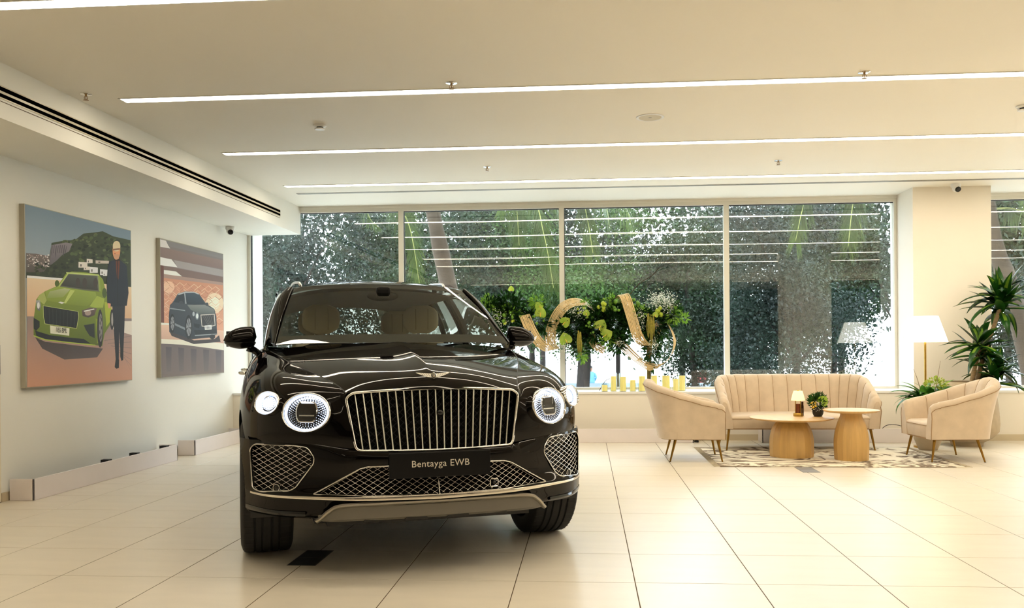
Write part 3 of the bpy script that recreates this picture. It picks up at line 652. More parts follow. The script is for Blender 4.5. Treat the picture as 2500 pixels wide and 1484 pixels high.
# tail
L = SG[-1]; g = [[(s*p[0]*f, -(p[1]-.10*(1-f*f)), p[2]) for p in L] for s, f in [(1, q) for q in (1, .7, .35)]+[(1, 0)]+[(-1, q) for q in (.35, .7, 1)]]
MB().grid(g).build('tailgate', m_paint, CAR, smooth=60)
m_sg = glass_mat('tinted_glass', (146, 152, 146), 1.2)
top_ = curve([(.70, -1.60, 1.605), (.722, -1.75, 1.63), (.725, -2.6, 1.64), (.71, -3.3, 1.625), (.68, -3.85, 1.585)], 30); bot_ = curve([(.848, -.80, 1.18), (.84, -1.3, 1.185), (.835, -2.2, 1.195), (.83, -3.2, 1.21), (.80, -3.9, 1.225)], 30)
for s in (1, -1):
    MB().grid([[C3(s*(b[0]*(1-f)+t[0]*f+.02*math.sin(PI*f)), b[1]*(1-f)+t[1]*f, b[2]*(1-f)+t[2]*f) for f in np.linspace(0, 1, 8)] for b, t in zip(bot_, top_)]).build('side_window', m_sg, CAR, smooth=180, fix=False)
    for i in (11, 19): 
        b, t = bot_[i], top_[i]; MB().grid([[C3(s*(b[0]*(1-f)+t[0]*f+.02*math.sin(PI*f)-dx), (b[1]*(1-f)+t[1]*f)+dv, b[2]*(1-f)+t[2]*f) for dx, dv in ((.03, .06), (.006, .06), (.006, -.06), (.03, -.06))] for f in np.linspace(0, 1, 8)]).build('door_pillar', m_bgl, CAR)
    MB().tube([C3(s*(p[0]+.006), p[1], p[2]-.004) for p in bot_], .006, 6).build('belt_trim', m_chrome, CAR)
    MB().tube(spline([C3(s*.565, -1.58, 1.660), C3(s*.567, -1.62, 1.680), C3(s*.575, -1.76, 1.703), C3(s*.59, -2.4, 1.738), C3(s*.58, -3.2, 1.73), C3(s*.565, -3.5, 1.69)], 40), .0125, 8).build('roof_rail', mat('rail_silver', (200, 200, 198), .22, .9), CAR, smooth=60)
MB().grid([[C3(x*(1-f)+x*.9*f, -4.36+.40*f+.05*(1-abs(x)), 1.22+.42*f) for f in np.linspace(0, 1, 6)] for x in np.linspace(-.68, .68, 12)]).build('rear_window', m_sg, CAR, smooth=180, fix=False)
MB().grid([[C3(s*.68, -4.34, 1.2), C3(s*.66, -3.98, 1.60)] for s in (1,)]+[[C3(.80, -3.9, 1.21), C3(.69, -3.85, 1.60)]]).grid([[C3(-.68, -4.34, 1.2), C3(-.66, -3.98, 1.60)], [C3(-.80, -3.9, 1.21), C3(-.69, -3.85, 1.60)]]).build('rear_pillar', m_paint, CAR)
# floor pan, wheel houses, inner roof lining
MB().box(-.60, .60, -.50, 4.15, .235, .30).box(-.80, .80, .55, 2.6, .235, .30).box(-.55, .55, -.72, .5, .26, .8).build('underbody', m_sat, CAR)
for v in (0, -3.175):
    for s in (1, -1):
        MB().grid([[(s*x, -(v+.46*math.cos(t)), .39+.46*math.sin(t)) for x in (.55, .93)] for t in np.linspace(-.25, PI+.25, 24)]).add([(s*.55, -(v+.46*math.cos(t)), .39+.46*math.sin(t)) for t in np.linspace(-.25, PI+.25, 24)], [tuple(range(24))]).build('wheel_house', m_sat, CAR)
hl_ = surf([[(ex*c*.96, v+(ev-v)*c**3, ez+(z-ez)*(1-c**2.6)-.05) for c in (0, .33, .62, .82, .93, 1)] for (ex, ev, ez), v, z in zip(eg, rv, rz)], 30, 16)
panel('headlining', hl_, mat('headlining_grey', (96, 90, 80), .9), (1, -1), mirror_one=True)
panel('screen_header', surf([[(x, v-.03, z-.008) for x, v, z in wst], [(x*1.0, v-.16, z-.02) for x, v, z in wst]], 6, 16), MATS['headlining_grey'], (1, -1), mirror_one=True)
# dashboard, wheel, seats, mirror
dash = MB().grid([[C3(x, v, z-.03*abs(x)**2) for v, z in ((-.52, 1.15), (-.62, 1.175), (-.85, 1.165), (-1.0, 1.12), (-1.03, 1.0), (-.98, .8))] for x in np.linspace(-.74, .74, 20)]).build('dashboard', m_bgl, CAR, smooth=60)
MB().tube(spline([C3(-.62, -.92, 1.15), C3(-.5, -.9, 1.195), C3(-.38, -.89, 1.205), C3(-.26, -.9, 1.19), C3(-.18, -.93, 1.15)], 16), .03, 8).build('instrument_hood', m_bgl, dash)
MB().tube([C3(-.39+.185*math.cos(t), -1.10-.07*math.sin(t), 1.03+.175*math.sin(t)) for t in np.linspace(0, 2*PI, 36)[:-1]], .016, 8, closed=True).build('steering_wheel', m_sat, dash)
def seat(x, v, name='seat'):
    e = empty(name, C3(x, v, .5)); e.parent = CAR
    g = []
    for z in np.linspace(-.02, .76, 12):
        f = (z+.02)/.78; hw = .25-.05*max(0, (f-.62)/.38)**1.5*1.3; row = []
        for t in np.linspace(0, 2*PI, 25)[:-1]:
            c, s_ = math.cos(t), math.sin(t); row.append((hw*math.copysign(abs(c)**.45, c), .22*f-.09*math.copysign(abs(s_)**.6, s_)*(1-.3*f), z))
        g.append(row)
    MB().grid(g, cv=True).add([tuple(p) for p in g[-1]], [tuple(range(24))]).build('seat_back', m_cream, e, smooth=60)
    g = []
    for z in np.linspace(.80, 1.03, 10):
        f = (z-.80)/.23; hw = .147*(1-.55*abs(2*f-1)**4); d = .055*(1-.5*abs(2*f-1)**3)
        g.append([(hw*math.copysign(abs(math.cos(t))**.5, math.cos(t)), .17+d*math.copysign(abs(math.sin(t))**.7, math.sin(t)), z) for t in np.linspace(0, 2*PI, 25)[:-1]])
    MB().grid(g, cv=True).add([tuple(p) for p in g[-1]], [tuple(range(24))]).add([tuple(p) for p in g[0]], [tuple(range(24))]).build('headrest', m_cream, e, smooth=60)
    for q in (-.05, .05): MB().rod((q, .17, .74), (q, .17, .82), .006).build('headrest_post', m_chrome, e)
    for q in (-.05, .05): MB().tube([(q, .113, .83), (q, .11, .9), (q, .113, 1.0)], .002, 5).build('headrest_seam', mat('seam_tan', (150, 138, 110), .7), e)
    MB().box(-.24, .24, -.55, .05, -.12, .02).build('seat_cushion', m_cream, e, bevel=.04)
seat(-.40, -1.58); seat(.40, -1.58)
for x in (-.38, .38): 
    seat(x, -2.75, 'rear_seat')
rm = MB().ball((0, 0, 0), .1, 16, 10, (1.15, .25, .38)).build('rear_view_mirror', m_bgl, CAR, smooth=180); rm.location = C3(.0, -1.10, 1.565)
MB().box(-.05, .05, -.03, .06, -.06, .03).build('sensor_housing', m_bgl, CAR, bevel=.02).location = C3(0, -1.06, 1.60)
# --- door mirrors
def door_mirror(s):
    e = empty('door_mirror', C3(s*1.0, -.90, 1.25)); e.parent = CAR
    g = []; g2 = []
    for u in np.linspace(-1, 1, 17):
        q = u; w = (1-abs(q)**(2.6 if q > 0 else 9))**.5 if abs(q) < .999 else 0.02; hz = .078*max(w, .03)*(1.0 if q < 0 else 1-.28*q); dy = .085*max(w, .03)
        cz = .004-.012*q; row = []
        for t in np.linspace(0, 2*PI, 25)[:-1]:
            row.append((s*q*.108, -dy*max(-.25, math.sin(t))-.0, cz+hz*math.cos(t)*(1 if math.cos(t) > 0 else .9)))
        g.append(row)
    up = [[(x, y, max(z, -.018)) for x, y, z in r] for r in g]; dn = [[(x*.985, y*.97, min(z, -.022)) for x, y, z in r] for r in g]
    MB().grid(up, cv=True).build('mirror_cap', m_paint, e, smooth=60); MB().grid(dn, cv=True).build('mirror_lower', m_gloss, e, smooth=60)
    MB().grid([[(x*.99, y*.985, min(max(z, -.0235), -.0165)) for x, y, z in r] for r in g], cv=True).build('mirror_trim', m_dark, e, smooth=60)
    MB().tube(spline([(-s*.05, 0, -.055), (-s*.09, .005, -.075), (-s*.135, .01, -.11), (-s*.175, .02, -.125)], 12), [.028]*3+[.024]*6+[.034]*3, 10).build('mirror_arm', m_gloss, e, smooth=60)
    MB().ball((-s*.165, .03, -.10), .06, 14, 8, (.45, 1.3, .8)).build('mirror_foot', m_gloss, e, smooth=180)
    MB().grid([[(s*q*.09, .019, z) for z in (-.05, .055)] for q in (-1, 1)]).build('mirror_glass', m_cry, e)
for s in (1, -1): door_mirror(s)
# --- wheels
def wheel():
    e = empty('wheel', (0, 0, 0)); e.parent = CAR
    prof = []; r, w = .392, .1425
    for x in np.linspace(-.118, .118, 48):
        gr = any(abs(x-c) < .0045 for c in (-.066, -.024, .024, .066)); prof.append((r-.004*(abs(x)/.118)**2-(.009 if gr else 0), x))
    side = [(.383, .126), (.372, .134), (.345, .1425), (.31, .1425), (.29, .136), (.284, .122)]
    P_ = [(a_, -b_) for a_, b_ in reversed(side)]+prof+side
    R_ = Matrix.Rotation(PI/2, 4, 'Y')
    t_ = MB().lathe(P_, 72, M=R_).build('tyre', m_rub, e, smooth=35)
    b = MB()
    for i in range(54):
        a_ = 2*PI*i/54
        for sx in (-1, 1): b.add([tuple(R_ @ Vector((.3905*math.cos(a_+da), .3905*math.sin(a_+da), sx*x_))) for da, x_ in ((0, .072), (.02, .072), (.028, .122), (.008, .122))]+[tuple(R_ @ Vector((.386*math.cos(a_+da), .386*math.sin(a_+da), sx*x_))) for da, x_ in ((0, .072), (.02, .072), (.028, .128), (.008, .128))], [(0, 1, 2, 3), (0, 1, 5, 4), (2, 3, 7, 6)])
    b.build('tread_sipes', m_black, t_)
    rm_ = MB().lathe([(.286, -.12), (.27, -.11), (.262, -.05), (.262, .07), (.272, .12), (.286, .122)], 48, M=R_).build('rim', m_gloss, e, smooth=40)
    for k in range(10):
        a_ = 2*PI*k/10; V = []
        for rr, hw, xo in ((.05, .02, .105), (.16, .014, .115), (.268, .02, .105)):
            for dw, dx in ((-hw, -.02), (-hw, .0), (hw, 0), (hw, -.02)): V.append((xo+dx, rr*math.cos(a_)-dw*math.sin(a_), rr*math.sin(a_)+dw*math.cos(a_)))
        MB().add(V, [(0, 1, 5, 4), (1, 2, 6, 5), (2, 3, 7, 6), (4, 5, 9, 8), (5, 6, 10, 9), (6, 7, 11, 10)]).build('spoke', mat('rim_grey', (70, 70, 72), .25, .9), rm_)
    MB().lathe([(0, .118), (.04, .116), (.06, .10), (.06, .05)], 28, M=R_).build('hub', m_gloss, rm_, smooth=40)
    MB().lathe([(.0, .0), (.19, .0), (.19, .02), (0, .02)], 40, M=R_).build('brake_disc', m_dark, rm_, smooth=40)
    return e
w0 = wheel(); n_ = 0
for v in (0, -3.175):
    for s in (1, -1):
        w_ = w0 if n_ == 0 else copy_tree(w0, CAR); n_ += 1; w_.location = C3(s*.842, v, .392); w_.rotation_euler = (0, 0, 0 if s > 0 else PI)
# ---------------------------------------------------------------- lounge furniture
m_vel = mat('beige_velvet', (205, 185, 159), .8, spec=.2, sheen=.3, noise=(9, .07), bump=(200, .08))
m_pip = mat('velvet_piping', (156, 126, 92), .8, spec=.2)
m_leg = mat('antique_brass', (150, 112, 48), .3, 1.0)
def barrel(name, Wd, D, hb, ha, sz, nch, lean, label, rise, cat, R=None, z0=.232, taper_side=.03):
    """tub seat: one channelled shell swept round a U, seat block, piping, splayed legs. front looks to -y"""
    e = empty(name); R = R or Wd*.42; w = Wd/2; d0, d1 = -D/2, D/2
    path = []
    R = min(R, w-.02)
    for t in np.linspace(0, 1, 30)[:-1]: path.append((-w, d0+(d1-R-d0)*t, -1, 0))
    for t in np.linspace(0, PI/2, 30)[:-1]: path.append((-w+R-R*math.cos(t), d1-R+R*math.sin(t), -math.cos(t), math.sin(t)))
    for t in np.linspace(0, 1, 40)[:-1]: path.append((-w+R+(2*w-2*R)*t, d1, 0, 1))
    half = path; 
    for t in np.linspace(0, PI/2, 30)[:-1]: path.append((w-R+R*math.sin(t), d1-R+R*math.cos(t), math.sin(t), math.cos(t)))
    for t in np.linspace(0, 1, 30): path.append((w, d1-R+(d0-d1+R)*t, 1, 0))
    P = np.array(path); seg = np.r_[0, np.cumsum(np.hypot(*np.diff(P[:, :2], axis=0).T))]; S = seg/seg[-1]; total = seg[-1]
    n = int(total/.011); Q = np.array([[np.interp(s, S, P[:, k]) for k in range(4)] for s in np.linspace(0, 1, n)])
    g = []; pip = []; front = []
    for i, (x, y, nx, ny) in enumerate(Q):
        s = i/(n-1); q = min(s, 1-s)*total                      # distance from the nearer arm front
        f = min(1, q/rise); h = ha+(hb-ha)*(f if cat == 'armchair' else math.sin(f*PI/2)**1.2) 
        if cat == 'armchair': h = ha+(hb-ha)*(f*f*(3-2*f)*.45+f*.55)
        h += .006*abs(math.sin(PI*s*nch))**.6*(1 if q > .08 else 0)
        bl = .020*abs(math.sin(PI*s*nch))**.55; k = ny**2*lean+(1-ny**2)*taper_side; th = .085+.02*ny*ny
        rnd = max(0, 1-q/.05); h -= .03*rnd**2; sh = .02*rnd**2   # arm fronts round off
        z = lambda a: z0+(h-z0)*a
        sec = [(-k, z0), (-k*1.0, z0+.012), (-k*.75, z(.3)), (-k*.35, z(.65)), (-sh, h-.055), (-sh-.004, h-.03), (-.016-sh, h-.008), (-.04, h), (-th*.8, h-.006), (-th-bl*.6, h-.03), (-th-.008-bl-k*.1, h-.08), (-th-.02-bl-k*.55, max(sz, z(.5))), (-th-.03-bl*.3-k*.8, sz-.04), (-th-.03-k, z0)]
        g.append([(x+nx*o, y+ny*o, zz) for o, zz in sec]); pip.append((x+nx*(.003-sh), y+ny*(.003-sh), h-.052)); 
    sh_ = MB().grid(g).add(g[0], [tuple(range(14))]).add(g[-1], [tuple(range(14))]).build('shell', m_vel, e, smooth=50)
    MB().tube(pip, .0035, 5).build('piping', m_pip, sh_)
    for i_ in (0, -1): MB().tube([g[i_][k] for k in range(0, 5)], .004, 5).build('piping', m_pip, sh_)
    # channel seams
    for c in range(1, nch):
        i_ = int(round(c/nch*(n-1))); r = g[i_]; MB().tube([tuple(np.array(r[k])+np.array([-Q[i_][2], -Q[i_][3], 0])*.002) for k in range(8, 13)], .0022, 4).build('channel_seam', m_pip, sh_)
    iw = w-.10; sd = d1-.16
    st = MB(); rr = .06
    plan = rounded([(-iw, d0+.012), (iw, d0+.012), (iw, sd-.1), (iw*.82, sd), (-iw*.82, sd), (-iw, sd-.1)], rr, 6)
    rows = [[(x*.985, y*.985, z0+.004) for x, y in plan], [(x, y-.004, z0+.03) for x, y in plan], [(x, y-.012, sz-.05) for x, y in plan], [(x*1.0, y-.012, sz-.022) for x, y in plan], [(x*.985, y*.985-.004, sz-.006) for x, y in plan], [(x*.93, y*.92, sz+.006) for x, y in plan], [(x*.5, y*.5, sz+.018) for x, y in plan], [(x*.02, y*.02, sz+.02) for x, y in plan]]
    sobj = st.grid(rows, cv=True).build('seat_cushion', m_vel, e, smooth=50)
    MB().tube([(x*1.001, y-.0135, sz-.028) for x, y in plan], .0035, 5, closed=True).build('piping', m_pip, sobj)
    MB().prism([(x*.97, y) for x, y in rounded([(-w+.04, d0+.02), (w-.04, d0+.02), (w-.04, d1-lean-.15), (w*.6, d1-lean-.02), (-w*.6, d1-lean-.02), (-w+.04, d1-lean-.15)], .08, 5)], .02, Matrix.Translation((0, 0, z0-.008))).build('base_panel', m_pip, e)
    for sx in (-1, 1):
        for sy in (-1, 1):
            a = (sx*(w-.11), (d0+.07) if sy < 0 else d1-lean-.16, z0); b = (sx*(w-.075), (d0+.025) if sy < 0 else d1-lean-.10, 0.0)
            lg = MB().rod(b, a, .008, .0155, 12).build('leg', m_leg, e, smooth=60); MB().rod((b[0], b[1], 0), (b[0], b[1], .006), .0095, n=10).build('glide', m_black, lg)
    return tag(e, label, cat)
so = barrel('channel_sofa', 1.77, .78, .83, .575, .385, 18, .10, 'beige velvet channel back sofa with brass legs behind the round tables', .66, 'sofa', R=.42, z0=.245)
so.location = (2.375, 10.235, 0)
ac = barrel('tub_armchair', .74, .80, .83, .585, .39, 9, .15, 'beige velvet tub armchair seen from behind its side, between car and tables', 1.0, 'armchair', R=.33)
ac.location = (1.0, 9.20, 0); ac.rotation_euler = (0, 0, PI/2-.02); ac['group'] = 'tub armchairs at the rug'
a2 = copy_tree(ac); a2.location = (3.775, 9.21, 0); a2.rotation_euler = (0, 0, -PI/2+.06); a2['label'] = 'beige velvet tub armchair showing its seat, in front of the potted plants'
# rug
def rug():
    e = empty('rug', (2.45, 9.36, 0)); w, d = 1.155, .81
    m = bpy.data.materials.new('rug_swirl'); m.use_nodes = True; N = m.node_tree.nodes; L = m.node_tree.links; b = N['Principled BSDF']; b.inputs['Roughness'].default_value = .95; b.inputs['Specular IOR Level'].default_value = .1
    tc = N.new('ShaderNodeTexCoord'); mp = N.new('ShaderNodeMapping'); mp.inputs['Scale'].default_value = (1.0, 1.25, 1); mp.inputs['Rotation'].default_value = (0, 0, .35); L.new(tc.outputs['Object'], mp.inputs[0])
    n1 = N.new('ShaderNodeTexNoise'); n1.inputs['Scale'].default_value = 1.25; n1.inputs['Detail'].default_value = 7; n1.inputs['Distortion'].default_value = 1.6; n1.inputs['Roughness'].default_value = .5; L.new(mp.outputs[0], n1.inputs['Vector'])
    m1 = N.new('ShaderNodeMath'); m1.operation = 'MULTIPLY'; m1.inputs[1].default_value = 44; L.new(n1.outputs['Fac'], m1.inputs[0]); m2 = N.new('ShaderNodeMath'); m2.operation = 'SINE'; L.new(m1.outputs[0], m2.inputs[0])
    wv = N.new('ShaderNodeMapRange'); wv.inputs['From Min'].default_value = -1; wv.inputs['From Max'].default_value = 1; L.new(m2.outputs[0], wv.inputs['Value'])
    ns = N.new('ShaderNodeTexNoise'); ns.inputs['Scale'].default_value = 45; ns.inputs['Detail'].default_value = 4; L.new(tc.outputs['Object'], ns.inputs[0])
    ad = N.new('ShaderNodeMath'); ad.operation = 'MULTIPLY_ADD'; ad.inputs[1].default_value = .5; L.new(ns.outputs[0], ad.inputs[0]); L.new(wv.outputs[0], ad.inputs[2])
    cr = N.new('ShaderNodeValToRGB'); E = cr.color_ramp.elements; E[0].position = .3; E[0].color = (*lin((122, 106, 90)), 1); E[1].position = 1.0; E[1].color = (*lin((236, 226, 204)), 1)
    q = E.new(.55); q.color = (*lin((176, 160, 138)), 1); q = E.new(.72); q.color = (*lin((222, 210, 186)), 1)
    L.new(ad.outputs[0], cr.inputs[0]); L.new(cr.outputs[0], b.inputs['Base Color'])
    g = [[(-w+2*w*i/24, -d+2*d*j/16+.012*math.sin(i*.7)*(1 if j in (0, 16) else 0), 0.0045+.0012*math.sin(i*.9)*math.cos(j*.8)) for j in range(17)] for i in range(25)]
    lo = [[(x, y, .0005) for x, y, z in r] for r in g]
    MB().grid(g).grid([[p for p in g[i]][:1]+[lo[i][0]] for i in range(25)]).grid([[g[i][16], lo[i][16]] for i in range(25)]).grid([[g[0][j], lo[0][j]] for j in range(17)]).grid([[g[24][j], lo[24][j]] for j in range(17)]).build('pile', m, e, smooth=60)
    MB().tube([(x, y, .0035) for x, y in [(-w, -d), (w, -d), (w, d), (-w, d)]], .0035, 6, closed=True).build('binding', mat('rug_edge', (128, 108, 84), .9), e)
    f = MB()
    for sx in (-1, 1):
        for k in range(74):
            y = -d+.012+k*.0219; f.tube([(sx*w, y, .006), (sx*(w+.03), y+random.uniform(-.006, .006), .005), (sx*(w+.06), y+random.uniform(-.012, .012), .003)], .0028, 4)
    fo = f.build('fringe', mat('fringe_cream', (196, 184, 160), .95), e); fo['kind'] = 'stuff'
    tag(e, 'beige and taupe swirl patterned rug under the round tables', 'rug')
rug()
# round tables
m_oak = mat('oak_veneer', (204, 164, 98), .42, noise=(3.5, .10, (7, 7, .5)))
m_oak2 = mat('oak_top', (214, 174, 116), .38, noise=(3, .08, (9, .8, 1)))
def round_table(x, y, rt, h, prof, label, nf=16):
    e = empty('round_table', (x, y, 0.0058))
    MB().lathe([(0, h-.035), (rt*.55, h-.033), (rt*.9, h-.022), (rt*.99, h-.010), (rt, h-.004), (rt*.995, h), (0, h)], 64).build('table_top', m_oak2, e, smooth=40)
    pr = spline([(r, z) for r, z in prof], 26)
    for k in range(nf):                                # barrel built of coopered staves
        a0, a1 = 2*PI*k/nf, 2*PI*(k+1)/nf; g = [[(r*math.cos(a)/math.cos((a1-a0)/2)**.5, r*math.sin(a)/math.cos((a1-a0)/2)**.5, z) for r, z in pr] for a in np.linspace(a0+.0008, a1-.0008, 2)]
        MB().grid(g).build('stave', m_oak, e, smooth=60)
    MB().lathe([(0, .001), (prof[0][0]*.97, .001), (prof[0][0]*.97, .01), (prof[len(prof)//2][0]*.86, prof[len(prof)//2][1]), (prof[-1][0]*.86, prof[-1][1]-.002)], 32).build('core', mat('oak_dark', (120, 86, 44), .6), e)
    return tag(e, label, 'table', 'round oak tables')
T1 = (2.16, 9.36); T2 = (2.70, 9.10)
round_table(*T1, .43, .41, [(.222, 0), (.226, .06), (.226, .16), (.215, .24), (.19, .31), (.155, .36), (.135, .378)], 'lower and wider round oak table carrying the lamp and the flower pot')
round_table(*T2, .275, .508, [(.165, 0), (.17, .1), (.17, .2), (.155, .3), (.128, .39), (.108, .44), (.105, .475)], 'taller and narrower round oak table with a bare top')
# little lamp on the table
e = empty('table_lamp', (2.265, 9.50, .4163))
MB().lathe([(0, 0), (.05, 0), (.05, .028), (.046, .034), (0, .034)], 32).build('base', m_gold, e, smooth=40)
for k in range(4): MB().rod((.037*math.cos(k*PI/2+.5), .037*math.sin(k*PI/2+.5), .03), (.037*math.cos(k*PI/2+.5), .037*math.sin(k*PI/2+.5), .17), .004).build('post', m_gold, e)
MB().lathe([(.028, .034), (.029, .06), (.027, .1), (.027, .13)], 24).build('tinted_cylinder', mat('amber_glass', (110, 56, 34), .1), e, smooth=60)
MB().ball((0, 0, .05), .02).build('pebble', m_white, e, smooth=180)
m_shade = mat('lit_shade_warm', (255, 242, 196), .8, emit=.7, ecol=(255, 214, 130))
MB().lathe([(.072, .168), (.068, .19), (.055, .24), (.046, .268), (.044, .27), (.066, .19), (.07, .168)], 40).build('shade', m_shade, e, smooth=60); MB().ball((0, 0, .275), .008).build('finial', m_gold, e, smooth=180)
MB().lathe([(.0, .18), (.07, .18)], 20).build('diffuser', m_shade, e)
tag(e, 'small brass table lamp with a glowing cream shade on the wide table', 'lamp')
e = empty('dark_bottle', (2.322, 9.55, .4163)); MB().lathe([(0, 0), (.014, 0), (.0145, .1), (.012, .12), (.012, .15), (0, .152)], 20).build('glass_body', mat('brown_bottle', (52, 34, 26), .15), e, smooth=40); MB().lathe([(.0148, .03), (.0150, .08)], 20).build('label_band', mat('bottle_band', (90, 66, 44), .5), e)
tag(e, 'slim dark brown bottle right behind the small brass lamp', 'bottle')
# ---------------------------------------------------------------- foliage tools
def leaf_quads(C, Dr, Lg, Wd, bend=.25, up=None):
    """C base points, Dr directions -> two-quad bent blades"""
    n = len(C); Dr = Dr/np.linalg.norm(Dr, axis=1, keepdims=True); r = rng.normal(size=(n, 3)); S = np.cross(Dr, r); S /= np.linalg.norm(S, axis=1, keepdims=True)+1e-9; Nn = np.cross(Dr, S)
    Lg = np.broadcast_to(np.asarray(Lg, float), (n,))[:, None]; Wd = np.broadcast_to(np.asarray(Wd, float), (n,))[:, None]
    mid = C+Dr*Lg*.5+Nn*Lg*bend*.25; tip = C+Dr*Lg-Nn*Lg*bend*.3
    V = np.stack([C, mid+S*Wd/2, tip, mid-S*Wd/2], 1).reshape(-1, 3); F = np.arange(4*n).reshape(n, 4); return V, F
def blob_points(n, c, r, shell=.55):
    d = rng.normal(size=(n, 3)); d /= np.linalg.norm(d, axis=1, keepdims=True); rad = shell+(1-shell)*rng.random(n)**.7; return np.array(c)+d*rad[:, None]*np.array(r), d
def blade(b, base, az, el, L, Wd, droop, n=7, fold=.25, twist=0):
    """strap leaf: arching ribbon folded along its rib"""
    p = np.array(base, float); h = np.array([math.cos(az), math.sin(az), 0]); s = np.array([-math.sin(az), math.cos(az), 0]); rows = []; e_ = el
    for i in range(n+1):
        f = i/n; w = Wd*math.sin(PI*min(1, .12+.88*f)**.8)*(1-.0*f)+.002; t = h*math.cos(e_)+np.array([0, 0, 1])*math.sin(e_); nn = np.cross(s, t); ss = s*math.cos(twist*f)+nn*math.sin(twist*f)
        rows.append([p-ss*w/2+nn*w*fold*.5, p, p+ss*w/2+nn*w*fold*.5]); p = p+t*L/n; e_ -= droop/n
    b.grid(rows)
# flower pot on the wide table
e = empty('flower_pot', (2.462, 9.46, .4163))
MB().lathe([(0, 0), (.04, 0), (.055, .03), (.06, .07), (.056, .1), (.05, .1), (.05, .09), (0, .088)], 28).build('pot', mat('pot_black', (22, 20, 20), .5), e, smooth=45)
C, Dv = blob_points(420, (.0, 0, .16), (.085, .08, .08), .2); V, F = leaf_quads(C, Dv+np.array([0, 0, .5]), rng.uniform(.03, .055, 420), .016)
link('foliage', arr_mesh('foliage', V, F), leaf_mat('moss_leaf', (18, 52, 20), (60, 104, 40), 18), e)
def heart(b, M, sc):
    pts = [tuple(q) for q in spline([(0, -.02), (.16, -.2), (.38, -.22), (.53, -.05), (.54, .2), (.44, .45), (.24, .66), (0, .82)], 15)]; pts = pts+[(-x, y) for x, y in reversed(pts[1:-1])]
    n = len(pts); V = [(0, .25, -.06)]+[(x, y, .10*abs(x)+.03*math.sin(3*y)) for x, y in pts]; b.add([tuple(M @ (Vector(p)*sc)) for p in V], [(0, i+1, (i+1) % n+1) for i in range(n)])
m_spathe = leaf_mat('spathe_green', (150, 190, 60), (196, 216, 96), 8, .25, .3); m_spadix = mat('spadix_yellow', (226, 190, 70), .5)
h = MB(); heart(h, Matrix.Translation((.02, -.075, .155)) @ Matrix.Rotation(math.radians(42), 4, 'Y') @ Matrix.Rotation(math.radians(74), 4, 'X'), .105); h.build('spathe', m_spathe, e, smooth=60)
y = MB()
for k in range(14): y.ball((-.055+random.uniform(-.022, .022), -.04+random.uniform(-.02, .02), .125+random.uniform(-.03, .03)), .009, 6, 4)
y.build('yellow_bloom', mat('bloom_yellow', (240, 205, 60), .6), e, smooth=180)
w = MB()
for k in range(40): w.ball((-.02+random.uniform(-.07, .05), -.07+random.uniform(-.03, .03), .12+random.uniform(-.06, .05)), .0035, 5, 3)
w.build('white_sprigs', mat('sprig_white', (246, 244, 232), .7), e); tag(e, 'small black pot with green foliage and a pale spathe on the wide table', 'flower pot')
# ---------------------------------------------------------------- floor lamp
e = empty('floor_lamp', (3.86, 10.21, 0))
MB().lathe([(0, 0), (.13, 0), (.13, .018), (.02, .026), (.013, .04)], 40).build('base', m_gold, e, smooth=40); MB().rod((0, 0, .03), (0, 0, 1.28), .0125, n=14).build('pole', m_gold, e, smooth=60)
m_sh2 = mat('lit_shade_white', (255, 252, 244), .8, emit=1.6, ecol=(255, 246, 226))
MB().lathe([(.238, 1.20), (.236, 1.21), (.14, 1.495), (.137, 1.495), (.233, 1.21), (.235, 1.20)], 56).build('shade', m_sh2, e, smooth=60); MB().ball((0, 0, 1.33), .035, 12, 8, (1, 1, 1.4)).build('bulb', mat('bulb', (255, 244, 220), .5, emit=6, ecol=(255, 226, 180)), e, smooth=180)
for k in range(3): MB().rod((0, 0, 1.47), (.14*math.cos(k*2.1), .14*math.sin(k*2.1), 1.485), .003).build('shade_spoke', m_gold, e)
tag(e, 'brass floor lamp with a white cone shade in front of the column', 'floor lamp')
# ---------------------------------------------------------------- pots by the column
m_pot = mat('stone_grey_pot', (178, 160, 132), .75, noise=(14, .06)); m_soil = mat('soil', (52, 40, 30), .95, noise=(40, .3))
m_drac = leaf_mat('dracaena_edge', (10, 40, 10), (34, 84, 22), 6, .28, .2); m_drac2 = leaf_mat('dracaena_middle', (84, 128, 34), (140, 172, 62), 6, .28, .25)
e = empty('dracaena_plant', (4.40, 10.42, 0))
MB().lathe([(0, 0), (.17, 0), (.175, .04), (.26, .09), (.335, .17), (.345, .26), (.33, .45), (.30, .68), (.285, .74), (.265, .74), (.27, .68), (0, .66)], 48).build('pot', m_pot, e, smooth=50); MB().lathe([(0, .675), (.272, .672)], 24).build('soil', m_soil, e)
m_cane = mat('cane_bark', (136, 112, 78), .8, noise=(18, .25, (1, 1, 4)))
heads = [((.40, .0, 1.66), 54, .50, 1.0), ((.13, -.04, 1.12), 34, .42, .9), ((.30, -.08, .84), 36, .44, .85)]
